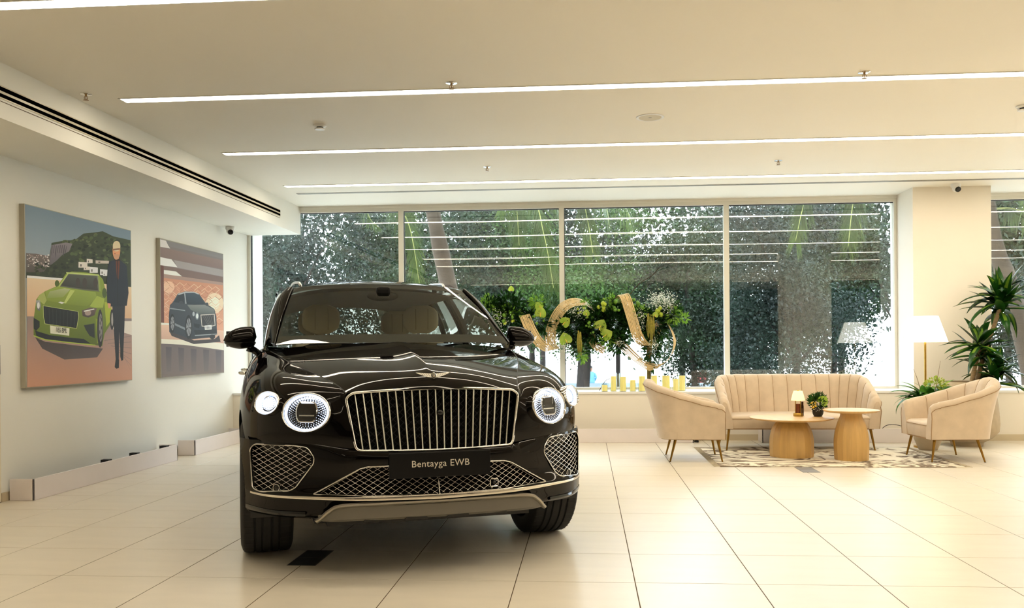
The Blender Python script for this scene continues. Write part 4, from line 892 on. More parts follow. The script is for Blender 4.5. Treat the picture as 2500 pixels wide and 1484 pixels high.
for (hx, hy, hz), nl, L0, _ in heads:
    cane = MB().tube(spline([(hx*.25, hy, .66), (hx*.5, hy, .66+(hz-.66)*.4), (hx*.85, hy, .66+(hz-.66)*.8), (hx, hy, hz)], 10), [.026]*4+[.022]*6, 10).build('cane', m_cane, e, smooth=60)
    for k in range(nl):
        el = random.uniform(-.25, 1.45); az = random.uniform(0, 2*PI); L = L0*random.uniform(.75, 1.1); Wd = .098*random.uniform(.75, 1.15); dr = random.uniform(.5, 1.6); zb = hz+random.uniform(-.12, .08); tw = random.uniform(-.5, .5)
        a_ = MB(); blade(a_, (hx, hy, zb), az, el, L, Wd, dr, 8, .3, tw); lf = a_.build('leaf', m_drac, e, smooth=60, fix=False)
        c_ = MB(); blade(c_, (hx, hy, zb+.0025), az, el, L*.97, Wd*.36, dr, 8, .3, tw); c_.build('leaf_stripe', m_drac2, lf, smooth=60, fix=False)
tag(e, 'tall striped dracaena in a big stone grey pot behind the armchair', 'potted plant')
e = empty('leafy_pot_plant', (3.80, 9.99, 0))
MB().lathe([(0, 0), (.095, 0), (.10, .01), (.145, .12), (.165, .26), (.16, .4), (.15, .52), (.135, .52), (.14, .46), (0, .45)], 40).build('pot', m_pot, e, smooth=50); MB().lathe([(0, .455), (.14, .455)], 20).build('soil', m_soil, e)
for k in range(46):
    az = random.uniform(0, 2*PI); el = random.uniform(.65, 1.5); b_ = MB(); L = random.uniform(.30, .46); blade(b_, (random.uniform(-.05, .05), random.uniform(-.05, .05), .50), az, el, L, random.uniform(.06, .10), random.uniform(1.2, 2.4), 8, .25, random.uniform(-.4, .4)); b_.build('leaf', leaf_mat('fern_leaf', (24, 84, 30), (96, 150, 50), 9, .3, .3), e, smooth=60, fix=False)
b_ = MB(); blade(b_, (-.04, 0, .5), PI*1.03, .9, .46, .05, 2.7, 10, .2, .2); b_.build('leaf', MATS['fern_leaf'], e, smooth=60, fix=False)
C, Dv = blob_points(160, (.06, -.05, .74), (.12, .1, .06), .2); V, F = leaf_quads(C, Dv+np.array([0, 0, .2]), rng.uniform(.03, .05, 160), .02); link('pale_leaflets', arr_mesh('pale_leaflets', V, F), leaf_mat('pale_leaf', (130, 160, 40), (190, 196, 80), 20, .4, .3), e)
for q in ((.08, -.05, .99, .04), (-.1, .0, .9, -.05)): MB().tube(spline([(q[0]*.4, q[1], .5), (q[0], q[1], .75), (q[0]+q[3], q[1], q[2])], 8), [.004]*3+[.003]*3+[.0015]*2, 5).build('stem', m_cane, e)
tag(e, 'bushy green leafy plant in a small grey pot beside the floor lamp', 'potted plant')
# ---------------------------------------------------------------- flower display and candles on the sill
DX = lambda px: (px-1430)/190.7                                # drawing scale of the display: 190.7 units to the metre
DZ = lambda py: 1.187+(842-py)/190.7
DISP = empty('flower_display', (DX(1583), 11.2, SILL)); OX, OY, OZ = DX(1583), 11.2, SILL
m_bam = mat('bamboo', (214, 186, 134), .45, noise=(5, .16, (3, 3, 3))); m_tie = mat('bamboo_tie', (216, 186, 128), .5)
def ribbon_of_bamboo(ctrl, wdirs, width, label, ns=8, ties=(.1, .5, .9), twist=0):
    c = spline([(DX(a), y, DZ(b)) for a, b, y in ctrl], 60); wd = spline(wdirs, 60); wd /= np.linalg.norm(wd, axis=1, keepdims=True)
    o = np.array([OX, OY, OZ]); e = empty('bamboo_ribbon', (0, 0, 0)); e.parent = DISP; e['label'] = label
    for k in range(ns):
        off = (k+.5)/ns-.5; jit = random.uniform(-.004, .004); rows = []
        for i in range(60):
            t = c[min(i+1, 59)]-c[max(i-1, 0)]; t /= np.linalg.norm(t); nn = np.cross(t, wd[i]); nn /= np.linalg.norm(nn)+1e-9
            p = c[i]-o+wd[i]*(off*width+jit*math.sin(i*.13+k)); h = width/ns*.43; rows.append([p-wd[i]*h-nn*.001, p+nn*.0025, p+wd[i]*h-nn*.001, p-nn*.003])
        MB().grid(rows, cv=True).build('bamboo_strip', m_bam, e, smooth=50)
    for f in ties:
        i = int(f*59); t = c[min(i+1, 59)]-c[max(i-1, 0)]; t /= np.linalg.norm(t); nn = np.cross(t, wd[i]); nn /= np.linalg.norm(nn)+1e-9; a, b = c[i]-o-wd[i]*width*.53, c[i]-o+wd[i]*width*.53
        MB().tube([a+nn*.006, b+nn*.006, b-nn*.006, a-nn*.006], .003, 5, closed=True).build('tie', m_tie, e)
Wx = (1, 0, .22)
ribbon_of_bamboo([(1281, 766, 11.02), (1296, 800, 10.98), (1316, 832, 10.97), (1340, 850, 11.05), (1352, 848, 11.16), (1343, 832, 11.2), (1345, 806, 11.16), (1358, 772, 11.1), (1379, 746, 11.05), (1404, 735, 11.06), (1430, 738, 11.14), (1450, 754, 11.22)],
                 [Wx, Wx, (1, 0, .3), (.9, .2, .35), (.9, .2, .0), (1, 0, -.1), (1, 0, -.15), (1, -.1, -.35), (.75, -.3, -.65), (.3, -.6, -.8), (.1, -.9, -.5), (.1, -.95, -.3)], .14, 'curled bamboo ribbon nearest the car, looping up to an arch', ties=(.07, .22, .55, .72))
ribbon_of_bamboo([(1432, 800, 11.2), (1452, 838, 11.15), (1476, 854, 11.1)], [(1, 0, .3), (.8, .4, .5), (.5, .5, .7)], .12, 'short hanging bamboo curl below the middle of the flowers', ties=(.9,))
ribbon_of_bamboo([(1506, 745, 11.24), (1514, 722, 11.1), (1524, 724, 10.99), (1540, 775, 10.97), (1556, 822, 11.0), (1580, 843, 11.1), (1598, 815, 11.2), (1613, 780, 11.22), (1634, 748, 11.2)], [Wx]*5+[(1, .1, .1), (1, 0, .2), (1, 0, .35), (1, 0, .4)], .135, 'tall upright bamboo ribbon standing in the middle of the flowers', ties=(.3, .5, .98))
ribbon_of_bamboo([(1500, 815, 11.22), (1530, 852, 11.18), (1572, 888, 11.1), (1600, 893, 11.05), (1630, 872, 11.03), (1643, 835, 11.05), (1634, 800, 11.1), (1616, 775, 11.2)], [(1, .2, .8), (.8, .3, .8), (.4, .6, .7), (.1, -.9, .5), (-.25, -.9, -.3), (-.35, -.9, 0), (-.35, -.9, .2), (-.3, -.9, .3)], .11, 'lowest bamboo ribbon curling in a wide pale arc at the window side of the stand', ties=(.74,))
e = DISP
def lp(px, py, y): return (DX(px)-OX, y-OY, DZ(py)-OZ)
MB().lathe([(0, 0), (.1, 0), (.1, .012), (.03, .02), (.03, .04)], 24).build('stand_foot', m_black, e, smooth=40)
MB().tube(spline([(0, 0, .03), lp(1584, 880, 11.2), lp(1585, 830, 11.2), lp(1586, 780, 11.2)], 14), [.03]*6+[.036]*8, 10).build('moss_pole', mat('moss_bark', (112, 98, 52), .95, noise=(20, .4), bump=(60, .6)), e, smooth=60)
MB().tube(spline([lp(1180, 772, 11.2), lp(1330, 785, 11.2), lp(1480, 782, 11.2), lp(1640, 770, 11.2)], 20), .012, 6).build('cross_branch', mat('dark_bark', (58, 42, 30), .9), e)
m_f1 = leaf_mat('display_leaf', (8, 30, 10), (46, 92, 28), 9, .4, .25); m_f2 = leaf_mat('display_light_leaf', (70, 120, 30), (150, 190, 70), 9, .4, .35)
V_, F_ = [], []; k0 = 0
for cx, cy, rx, rz, n in ((1200, 760, .22, .22, 900), (1245, 775, .22, .2, 700), (1310, 775, .2, .2, 500), (1400, 790, .22, .22, 900), (1450, 795, .22, .22, 900), (1500, 785, .2, .24, 800), (1555, 780, .18, .2, 500), (1600, 790, .2, .2, 500), (1635, 760, .14, .14, 250), (1240, 735, .2, .12, 300), (1480, 745, .16, .12, 250), (1590, 850, .08, .25, 250), (1415, 845, .12, .14, 160), (1505, 835, .1, .14, 200)):
    x, y, z = lp(cx, cy, 11.2); C, Dv = blob_points(n, (x, y-.01, z), (rx, .16, rz), .15); V, F = leaf_quads(C, Dv+np.array([0, -.3, .1]), rng.uniform(.05, .11, n), rng.uniform(.018, .04, n)); V_.append(V); F_.append(F+k0); k0 += len(V)
f_ = link('foliage', arr_mesh('foliage', np.vstack(V_), np.vstack(F_)), m_f1, e); f_['kind'] = 'stuff'
V_, F_ = [], []; k0 = 0
for cx, cy, rx, rz, n in ((1190, 745, .14, .14, 160), (1240, 760, .2, .12, 120), (1310, 735, .08, .1, 120), (1420, 862, .05, .1, 90), (1490, 735, .1, .08, 90), (1430, 740, .06, .05, 40), (1560, 760, .12, .1, 80), (1640, 770, .1, .1, 110), (1660, 778, .1, .05, 60), (1480, 830, .1, .08, 70)):
    x, y, z = lp(cx, cy, 11.16); C, Dv = blob_points(n, (x, y-.08, z), (rx, .12, rz), .1); V, F = leaf_quads(C, Dv, rng.uniform(.04, .07, n), rng.uniform(.018, .03, n)); V_.append(V); F_.append(F+k0); k0 += len(V)
f_ = link('pale_foliage', arr_mesh('pale_foliage', np.vstack(V_), np.vstack(F_)), m_f2, e); f_['kind'] = 'stuff'
for px, py, s, r in ((1322, 756, .135, .2), (1315, 741, .10, -.6), (1384, 781, .125, .9), (1379, 820, .15, -.3), (1468, 789, .15, .5), (1484, 813, .14, 1.1), (1432, 760, .08, .2), (1250, 700, .07, 0), (1598, 766, .07, .4)):
    M = Matrix.Translation(lp(px, py, 11.0)) @ Matrix.Rotation(r, 4, 'Y') @ Matrix.Rotation(PI/2+.25, 4, 'X') @ Matrix.Translation((0, -s*.4, 0))
    b_ = MB(); heart(b_, M, s); an = b_.build('anthurium', m_spathe, e, smooth=60)
    MB().tube([M @ Vector((0, .2*s, -.03*s)), M @ Vector((.02*s, .05*s, .15*s)), M @ Vector((.05*s, -.1*s, .4*s))], .0045, 6).build('spadix', m_spadix, an, smooth=60)
bal = mat('green_ball', (96, 140, 34), .6, noise=(60, .2)); bal2 = mat('yellow_green_ball', (168, 186, 50), .55, noise=(60, .15))
for cx, cy, n, r, m_ in ((1553, 744, 11, .024, bal), (1496, 744, 9, .024, bal), (1242, 768, 10, .022, bal), (1240, 792, 5, .024, bal2), (1470, 750, 5, .03, bal2), (1440, 785, 8, .018, bal), (1315, 780, 8, .018, bal), (1445, 800, 6, .016, bal), (1425, 762, 5, .016, bal2), (1598, 765, 4, .03, bal2)):
    for k in range(n):
        x, y, z = lp(cx+random.uniform(-14, 14), cy+random.uniform(-13, 13), 11.02+random.uniform(-.03, .05)); MB().ball((x, y, z), r*random.uniform(.8, 1.15), 9, 6).build('green_berry', m_, e, smooth=180)
V_, F_ = [], []; k0 = 0; gy = MB(); st = MB()
for cx, cy, rx, rz, n in ((1609, 733, .19, .12, 520), (1410, 757, .16, .1, 190), (1371, 836, .12, .10, 170), (1218, 775, .14, .12, 180), (1560, 780, .10, .12, 180), (1594, 840, .06, .09, 110), (1630, 745, .1, .1, 120), (1510, 835, .06, .05, 40)):
    x, y, z = lp(cx, cy, 11.05)
    for k in range(n):
        a_ = np.array([x, y, z])+rng.normal(size=3)*np.array([rx, .1, rz])*.5; r = .0056
        gy.add([tuple(a_+np.array(q)*r) for q in ((1, 0, 0), (-1, 0, 0), (0, 1, 0), (0, -1, 0), (0, 0, 1), (0, 0, -1))], [(0, 2, 4), (2, 1, 4), (1, 3, 4), (3, 0, 4), (2, 0, 5), (1, 2, 5), (3, 1, 5), (0, 3, 5)])
        if k % 3 == 0: st.tube([(x, y+.05, z-rz*.8), tuple(a_)], .0007, 3, caps=False)
g_ = gy.build('white_gypsophila', mat('gypsophila_white', (244, 246, 236), .7), e, fix=False); g_['kind'] = 'stuff'; s_ = st.build('gypsophila_stems', mat('sprig_green', (70, 110, 60), .7), e, fix=False); s_['kind'] = 'stuff'
m_tas = mat('tassel_olive', (150, 140, 56), .9, noise=(60, .3))
for px, y0, y1 in ((1412, 805, 862), (1417, 808, 870), (1580, 765, 828), (1586, 768, 850), (1592, 770, 822)):
    b_ = MB()
    for k in range(10):
        dx = random.uniform(-4, 4); b_.tube([lp(px+dx*.3, y0, 11.02), lp(px+dx, (y0+y1)/2, 11.0+random.uniform(-.03, .03)), lp(px+dx*.5, y1-random.uniform(0, 12), 11.01)], [.004, .006, .002], 5)
    b_.build('hanging_tassel', m_tas, e, smooth=60)
tw = MB(); base = [(1535, 721), (1560, 692), (1592, 672), (1612, 652), (1643, 640)]
tw.tube(spline([lp(a, b, 11.15) for a, b in base], 14), [.006]*5+[.005]*5+[.003]*4, 6).tube(spline([lp(1560, 692, 11.15), lp(1568, 672, 11.1), lp(1571, 667, 11.08)], 6), .0025, 5).tube(spline([lp(1608, 656, 11.15), lp(1620, 640, 11.2), lp(1645, 632, 11.2)], 6), .0025, 5).build('bare_twig', MATS['dark_bark'], e, smooth=60)
tw = MB(); tw.tube(spline([lp(1648, 768, 11.1), lp(1662, 775, 11.05), lp(1674, 786, 11.02), lp(1680, 800, 11.0)], 10), .003, 5).build('trailing_stem', MATS['sprig_green'], e)
tw = MB(); tw.tube(spline([(DX(1462)-OX, -.05, .005), lp(1468, 940, 11.1), lp(1478, 926, 11.1), lp(1490, 921, 11.1)], 10), .004, 5).build('fallen_twig', MATS['dark_bark'], e)
tag(e, 'hanging green flower display with anthuriums and white sprigs on a mossy pole', 'flower display')
# candles in glass cylinders
m_wax = mat('glowing_ivory_wax', (250, 232, 150), .5, emit=.32, ecol=(255, 214, 110)); m_cgl = glass_mat('candle_glass', (226, 234, 236), 1.6)  # no flames: the candle glow is put into the wax itself
lab = ['shortest candle in glass, nearest the car', 'candle in tall glass second from the car', 'candle in tall glass third from the car', 'medium candle in glass fourth from the car', 'candle in tall glass fifth from the car, just before the moss pole', 'candle in glass partly hidden behind the armchair top, right after the pole', 'widest candle in glass showing above the armchair', 'lower candle in glass above the sloping armchair back', 'last candle in tall glass, farthest from the car']
for (px, w, zt, y), lb in zip(((1474.5, 13, .69, 11.0), (1496, 13, .80, 11.04), (1519, 14, .795, 11.0), (1542.5, 13, .75, 11.02), (1565, 15, .80, 11.0), (1594, 14, .80, 11.16), (1622.5, 18, .80, 11.12), (1646, 13, .765, 11.0), (1660.5, 15, .80, 11.1)), lab):
    r = w/2/190.7; x = (px-1430)/2117*y; c = empty('pillar_candle', (x, y, SILL)); h = zt-SILL
    MB().lathe([(0, 0.004), (r, .004), (r*1.0, h-.004), (r*.93, h), (r*.3, h-.004), (0, h-.006)], 24).build('wax', m_wax, c, smooth=40); MB().rod((0, 0, h-.01), (.001, 0, h+.012), .0012, n=5).build('wick', m_black, c)
    R_ = r*1.28; MB().lathe([(0, 0), (R_, 0), (R_, h+.045)], 28).build('glass_cylinder', m_cgl, c, smooth=40, fix=False)
    tag(c, lb, 'candle', 'candles on the window sill')
# ---------------------------------------------------------------- posters
# print of the two posters: polygons in thousandths of the sheet (u from the near edge, w from the bottom), sRGB top[, bottom]
PRINT_A = [([2,998,996,998,999,2,7,2],(108,128,144),(176,178,174)),
([8,734,195,738,214,816,337,847,417,858,501,910,617,934,692,952,802,935,995,936,997,623,6,597],(52,62,40),(40,46,30)),
([475,799,467,789,449,785,435,789,435,799,450,806,467,806],(58,70,40)),
([616,808,613,804,605,803,599,804,599,808,605,811,613,811],(30,36,24)),
([876,908,872,902,861,900,852,902,852,907,861,912,872,912],(38,46,28)),
([792,838,786,830,771,827,760,830,760,837,771,843,786,843],(30,36,24)),
([744,913,735,903,716,898,700,902,701,912,716,920,735,921],(38,46,28)),
([651,780,647,775,637,773,629,775,629,780,637,784,647,784],(70,82,46)),
([978,903,969,893,948,888,932,892,932,902,948,910,969,910],(70,82,46)),
([492,791,485,783,470,779,457,783,457,791,470,797,485,797],(84,92,56)),
([943,887,937,880,922,877,910,880,910,887,922,893,937,893],(30,36,24)),
([946,783,942,779,933,777,926,779,926,783,933,786,942,786],(70,82,46)),
([642,877,634,868,617,864,603,868,603,877,617,884,635,884],(84,92,56)),
([896,876,888,868,872,864,859,867,859,875,872,882,888,882],(84,92,56)),
([671,850,662,841,643,836,628,840,628,850,643,858,662,858],(38,46,28)),
([774,754,765,744,743,739,727,744,727,754,744,763,765,763],(58,70,40)),
([768,914,759,903,738,898,722,902,722,913,738,921,759,922],(58,70,40)),
([934,849,926,840,908,836,894,840,894,848,908,855,926,855],(38,46,28)),
([989,904,984,899,975,897,967,899,967,903,975,907,984,907],(70,82,46)),
([889,753,883,747,870,744,860,747,860,753,870,758,883,758],(70,82,46)),
([360,717,356,712,346,710,338,712,338,718,346,722,356,722],(70,82,46)),
([831,772,823,764,807,760,794,764,794,772,807,779,824,778],(70,82,46)),
([823,876,817,869,804,866,794,869,794,875,804,880,817,881],(30,36,24)),
([908,757,902,751,891,749,881,751,881,757,891,762,903,762],(30,36,24)),
([347,840,341,832,328,829,317,832,317,839,328,845,341,845],(70,82,46)),
([341,839,336,833,326,831,318,833,318,838,326,843,336,843],(84,92,56)),
([483,771,478,765,467,763,458,765,458,771,467,776,478,776],(58,70,40)),
([970,782,963,775,949,772,938,775,938,782,949,787,963,787],(84,92,56)),
([909,885,900,876,882,872,868,875,868,884,883,891,901,892],(30,36,24)),
([382,705,377,700,367,697,359,700,359,705,367,709,377,709],(30,36,24)),
([732,794,726,787,712,784,702,787,702,794,713,800,726,800],(58,70,40)),
([476,846,473,843,466,841,460,842,460,846,466,849,473,849],(58,70,40)),
([582,805,577,798,565,795,555,798,555,804,565,809,577,809],(70,82,46)),
([703,911,696,904,683,901,672,903,672,910,683,916,697,916],(58,70,40)),
([770,874,762,865,744,861,730,865,730,874,744,881,762,881],(58,70,40)),
([344,839,336,829,319,825,305,829,305,838,319,846,336,846],(70,82,46)),
([479,817,473,809,459,806,448,809,448,816,459,823,473,823],(30,36,24)),
([437,859,430,850,413,846,400,849,400,858,413,866,430,866],(58,70,40)),
([489,753,482,744,466,740,453,744,453,753,466,760,482,759],(70,82,46)),
([337,777,333,772,323,770,315,772,315,778,323,782,333,782],(38,46,28)),
([457,746,452,740,441,738,432,740,432,746,441,750,452,750],(38,46,28)),
([758,811,754,806,745,804,737,806,737,811,745,814,754,815],(70,82,46)),
([523,846,517,840,505,837,495,840,495,846,505,851,517,852],(38,46,28)),
([899,896,890,887,872,883,857,886,857,895,872,903,891,903],(58,70,40)),
([453,791,449,786,439,784,431,786,431,791,439,796,449,796],(58,70,40)),
([394,792,390,786,379,784,371,786,371,792,379,796,390,796],(38,46,28)),
([877,841,871,834,858,831,848,834,848,840,858,845,871,846],(58,70,40)),
([872,914,866,908,853,905,843,907,843,913,853,919,866,919],(30,36,24)),
([402,839,397,832,385,829,375,832,375,839,385,844,397,844],(58,70,40)),
([733,883,727,876,714,873,703,875,703,882,714,887,727,888],(30,36,24)),
([944,899,937,892,921,888,909,891,909,898,922,905,937,905],(70,82,46)),
([876,830,869,823,855,820,844,823,844,830,855,836,869,836],(30,36,24)),
([957,774,953,769,944,767,937,769,937,774,944,777,953,777],(38,46,28)),
([618,774,609,764,590,759,574,764,574,774,590,782,609,782],(30,36,24)),
([675,752,667,743,648,739,634,743,634,752,649,760,667,760],(70,82,46)),
([975,902,971,898,962,895,954,897,954,902,962,905,971,906],(38,46,28)),
([937,822,927,812,906,807,889,812,889,822,906,830,927,830],(38,46,28)),
([927,846,920,839,905,835,893,838,893,846,905,852,920,852],(70,82,46)),
([399,798,393,790,378,786,367,790,367,798,378,804,393,804],(38,46,28)),
([652,847,648,842,639,840,632,842,632,847,639,850,648,850],(30,36,24)),
([398,707,393,700,380,697,371,701,371,707,381,712,393,712],(30,36,24)),
([834,883,830,878,820,876,812,878,812,882,820,886,830,887],(38,46,28)),
([924,898,915,888,895,884,880,888,880,897,896,905,915,905],(38,46,28)),
([943,798,936,791,921,788,909,791,909,798,921,804,937,804],(70,82,46)),
([686,854,681,848,670,846,661,848,661,853,670,858,681,858],(58,70,40)),
([722,834,716,827,702,823,690,826,691,833,702,839,716,839],(70,82,46)),
([841,915,833,906,814,901,799,905,799,914,814,922,833,922],(70,82,46)),
([358,841,350,832,333,827,319,831,319,841,333,849,351,849],(84,92,56)),
([894,896,887,888,872,885,860,888,860,895,872,901,887,902],(30,36,24)),
([422,855,415,847,401,844,389,847,390,855,401,861,415,861],(84,92,56)),
([708,865,699,854,678,849,662,854,662,864,679,873,699,873],(38,46,28)),
([597,898,590,889,574,885,561,889,561,897,574,904,590,904],(70,82,46)),
([556,902,552,897,544,895,538,897,538,901,544,905,552,905],(38,46,28)),
([612,794,607,788,595,785,585,788,585,794,595,799,607,799],(30,36,24)),
([846,827,842,822,833,820,826,822,826,827,833,830,842,830],(84,92,56)),
([727,784,721,778,708,775,697,778,697,784,708,790,721,790],(58,70,40)),
([772,852,767,846,756,844,747,846,747,852,756,856,767,856],(38,46,28)),
([486,791,481,786,472,784,464,786,464,791,472,795,482,795],(84,92,56)),
([402,850,397,844,385,842,377,844,377,850,386,855,397,855],(58,70,40)),
([919,799,915,794,904,792,896,794,896,799,904,803,915,803],(58,70,40)),
([777,752,769,743,750,739,735,744,736,753,750,760,769,760],(30,36,24)),
([757,793,750,786,735,782,723,786,724,793,736,799,751,799],(30,36,24)),
([855,808,851,803,840,801,832,803,832,808,841,812,851,812],(84,92,56)),
([836,915,829,907,813,903,800,906,800,914,813,920,829,921],(70,82,46)),
([749,867,744,861,731,858,721,860,721,866,731,872,744,872],(70,82,46)),
([895,896,887,887,870,883,855,887,856,895,870,902,887,903],(70,82,46)),
([875,760,870,754,857,751,847,754,847,760,857,765,870,765],(30,36,24)),
([376,700,371,693,358,690,348,694,348,700,358,706,371,705],(30,36,24)),
([799,918,790,907,769,902,753,906,753,916,769,925,790,926],(70,82,46)),
([357,827,353,822,344,820,337,822,337,827,344,831,353,831],(30,36,24)),
([369,699,363,692,351,690,342,693,342,699,352,704,363,704],(38,46,28)),
([777,752,771,745,758,743,748,745,748,752,759,757,771,757],(58,70,40)),
([579,850,570,840,551,836,536,840,536,850,551,858,571,858],(84,92,56)),
([564,871,556,862,538,858,524,862,524,871,538,878,556,879],(84,92,56)),
([984,888,975,879,956,874,940,878,940,887,956,895,975,895],(30,36,24)),
([756,838,752,833,742,831,734,833,734,838,742,842,752,842],(84,92,56)),
([568,741,564,737,556,735,549,737,549,741,556,745,564,745],(38,46,28)),
([821,762,812,751,791,747,774,752,774,762,791,770,812,770],(30,36,24)),
([696,761,691,755,680,753,671,755,671,761,680,765,691,765],(38,46,28)),
([451,788,443,778,425,774,411,778,411,788,425,795,443,795],(58,70,40)),
([894,851,886,842,868,838,854,841,854,850,869,857,886,857],(58,70,40)),
([895,838,888,830,871,827,858,830,858,838,872,845,888,845],(30,36,24)),
([486,865,481,859,471,857,462,859,462,864,471,869,481,869],(70,82,46)),
([855,914,849,907,835,904,825,907,825,913,836,919,849,919],(30,36,24)),
([521,759,516,752,504,750,494,752,494,759,504,764,516,764],(38,46,28)),
([778,802,771,795,757,792,746,795,746,802,757,808,771,808],(38,46,28)),
([870,787,866,783,857,781,851,783,851,787,858,790,866,790],(30,36,24)),
([999,906,996,896,975,891,960,895,960,905,976,913,996,913],(84,92,56)),
([921,898,912,887,891,883,874,887,874,897,891,905,912,906],(38,46,28)),
([750,783,741,773,720,769,704,773,704,783,720,791,741,792],(70,82,46)),
([898,896,890,887,870,882,855,886,855,895,871,903,890,904],(38,46,28)),
([412,776,404,767,387,763,374,767,374,776,387,784,405,784],(70,82,46)),
([475,736,471,731,462,729,454,731,454,736,462,740,471,740],(58,70,40)),
([372,737,369,733,361,731,355,733,355,738,361,741,369,741],(70,82,46)),
([878,901,871,894,857,891,845,893,845,900,857,906,872,907],(58,70,40)),
([803,882,797,876,784,873,774,875,775,881,785,887,797,887],(70,82,46)),
([600,826,593,818,578,814,566,817,566,825,578,832,594,832],(38,46,28)),
([812,851,805,843,789,839,777,843,777,850,789,857,805,857],(38,46,28)),
([391,841,387,836,379,834,373,836,373,841,379,844,388,844],(84,92,56)),
([918,773,910,766,894,762,882,766,882,774,895,780,911,780],(70,82,46)),
([784,808,776,799,758,795,744,799,744,808,758,815,776,815],(58,70,40)),
([500,776,496,771,488,769,481,771,481,776,488,779,497,779],(58,70,40)),
([963,901,956,893,939,889,926,893,927,900,940,907,956,907],(30,36,24)),
([386,798,383,794,375,792,369,794,369,798,376,801,383,801],(58,70,40)),
([507,766,500,758,485,755,474,759,474,766,486,773,500,773],(38,46,28)),
([809,917,800,907,780,902,764,906,764,916,780,924,800,924],(58,70,40)),
([744,919,740,914,730,911,722,913,722,918,730,922,740,923],(30,36,24)),
([528,770,522,764,510,761,500,764,500,770,510,775,522,775],(30,36,24)),
([508,874,503,868,492,865,483,867,483,873,492,878,503,878],(84,92,56)),
([435,858,428,850,412,846,400,850,400,858,413,865,428,865],(38,46,28)),
([664,781,660,777,651,775,644,777,644,781,651,785,660,785],(58,70,40)),
([485,877,481,873,474,871,468,872,468,876,474,880,481,880],(38,46,28)),
([643,880,637,873,625,870,616,873,616,879,625,884,637,884],(30,36,24)),
([535,834,527,825,510,821,497,825,497,834,510,841,527,841],(30,36,24)),
([361,794,357,789,349,787,342,789,342,794,349,798,357,798],(70,82,46)),
([707,798,699,789,681,785,667,789,667,798,681,805,699,805],(30,36,24)),
([802,914,795,906,779,902,767,905,767,913,779,919,795,920],(38,46,28)),
([761,865,754,857,738,853,725,857,725,865,738,871,754,871],(38,46,28)),
([413,820,407,813,394,809,384,813,384,820,395,825,408,825],(38,46,28)),
([426,857,421,851,410,848,401,850,401,856,410,861,421,861],(58,70,40)),
([509,744,501,735,483,731,469,735,470,744,484,751,502,751],(84,92,56)),
([973,894,963,883,941,878,924,882,925,893,942,901,963,902],(30,36,24)),
([518,813,511,805,496,801,483,805,483,813,496,820,511,820],(30,36,24)),
([501,739,498,736,490,734,484,736,484,740,490,743,498,743],(84,92,56)),
([443,777,436,769,420,765,408,769,408,777,420,784,436,784],(70,82,46)),
([755,843,748,835,732,832,719,835,719,843,732,850,748,850],(30,36,24)),
([438,748,435,744,427,742,421,744,421,748,427,751,435,751],(38,46,28)),
([635,797,631,793,622,791,615,793,615,797,622,801,631,801],(84,92,56)),
([493,779,489,774,480,772,473,774,473,779,480,782,489,782],(38,46,28)),
([839,826,836,822,827,820,820,822,820,826,827,829,836,829],(70,82,46)),
([723,837,716,829,702,826,690,829,690,836,702,842,717,842],(84,92,56)),
([954,900,946,891,928,887,913,891,913,899,928,907,946,907],(58,70,40)),
([408,730,401,721,385,718,373,722,373,730,385,737,401,737],(30,36,24)),
([351,840,343,830,326,826,311,830,312,840,326,847,344,848],(58,70,40)),
([449,863,443,857,431,854,422,856,422,863,431,868,443,868],(38,46,28)),
([826,854,818,844,799,840,784,844,784,853,799,861,818,861],(70,82,46)),
([577,751,572,744,560,742,550,744,550,751,560,756,572,756],(38,46,28)),
([620,913,615,908,605,905,597,907,597,912,605,917,615,917],(84,92,56)),
([639,923,631,914,614,910,600,913,600,922,614,929,631,930],(84,92,56)),
([579,885,572,876,556,872,543,875,543,884,556,891,572,891],(70,82,46)),
([551,843,545,836,534,834,524,836,525,842,534,847,546,847],(30,36,24)),
([571,725,566,719,555,717,547,720,547,725,556,729,566,729],(38,46,28)),
([549,745,545,740,535,738,527,741,527,746,535,750,545,750],(30,36,24)),
([452,864,447,857,434,854,423,857,423,864,434,869,447,870],(84,92,56)),
([731,914,727,909,717,906,709,908,709,913,717,917,727,918],(30,36,24)),
([634,917,628,910,616,907,606,909,606,916,616,921,629,922],(70,82,46)),
([518,889,513,883,503,881,495,883,495,888,503,892,513,893],(70,82,46)),
([344,793,340,788,330,785,323,788,323,793,330,797,340,797],(38,46,28)),
([570,881,563,873,548,870,536,873,536,881,548,887,563,887],(58,70,40)),
([544,891,537,882,520,878,506,881,506,890,520,898,537,898],(70,82,46)),
([506,716,499,707,482,704,469,708,469,716,482,723,499,723],(84,92,56)),
([971,871,966,865,953,862,943,864,943,870,953,875,966,875],(30,36,24)),
([211,802,336,834,396,835,365,785,309,761,257,721,194,681,202,749],(120,112,116),(86,80,86)),
([214,795,222,804,215,738,209,758],(74,68,76)),
([232,804,239,806,231,758,225,760],(74,68,76)),
([249,801,257,808,247,730,241,762],(74,68,76)),
([267,805,275,811,264,765,258,764],(74,68,76)),
([285,815,293,813,281,764,275,766],(74,68,76)),
([303,815,311,815,298,767,291,768],(74,68,76)),
([322,819,330,818,314,748,308,770],(74,68,76)),
([340,810,348,820,332,766,325,772],(74,68,76)),
([8,733,86,739,195,738,197,698,145,642,6,629],(96,86,82),(70,64,58)),
([184,715,195,715,194,709,184,708],(120,106,100)),
([178,744,185,744,185,740,178,739],(210,204,200)),
([26,709,36,710,36,704,26,703],(196,184,180)),
([99,701,108,701,108,696,99,695],(210,204,200)),
([40,682,50,682,50,677,40,676],(120,106,100)),
([174,721,182,721,182,717,174,716],(160,140,132)),
([88,689,95,689,95,686,88,685],(160,140,132)),
([99,687,110,688,110,681,99,680],(210,204,200)),
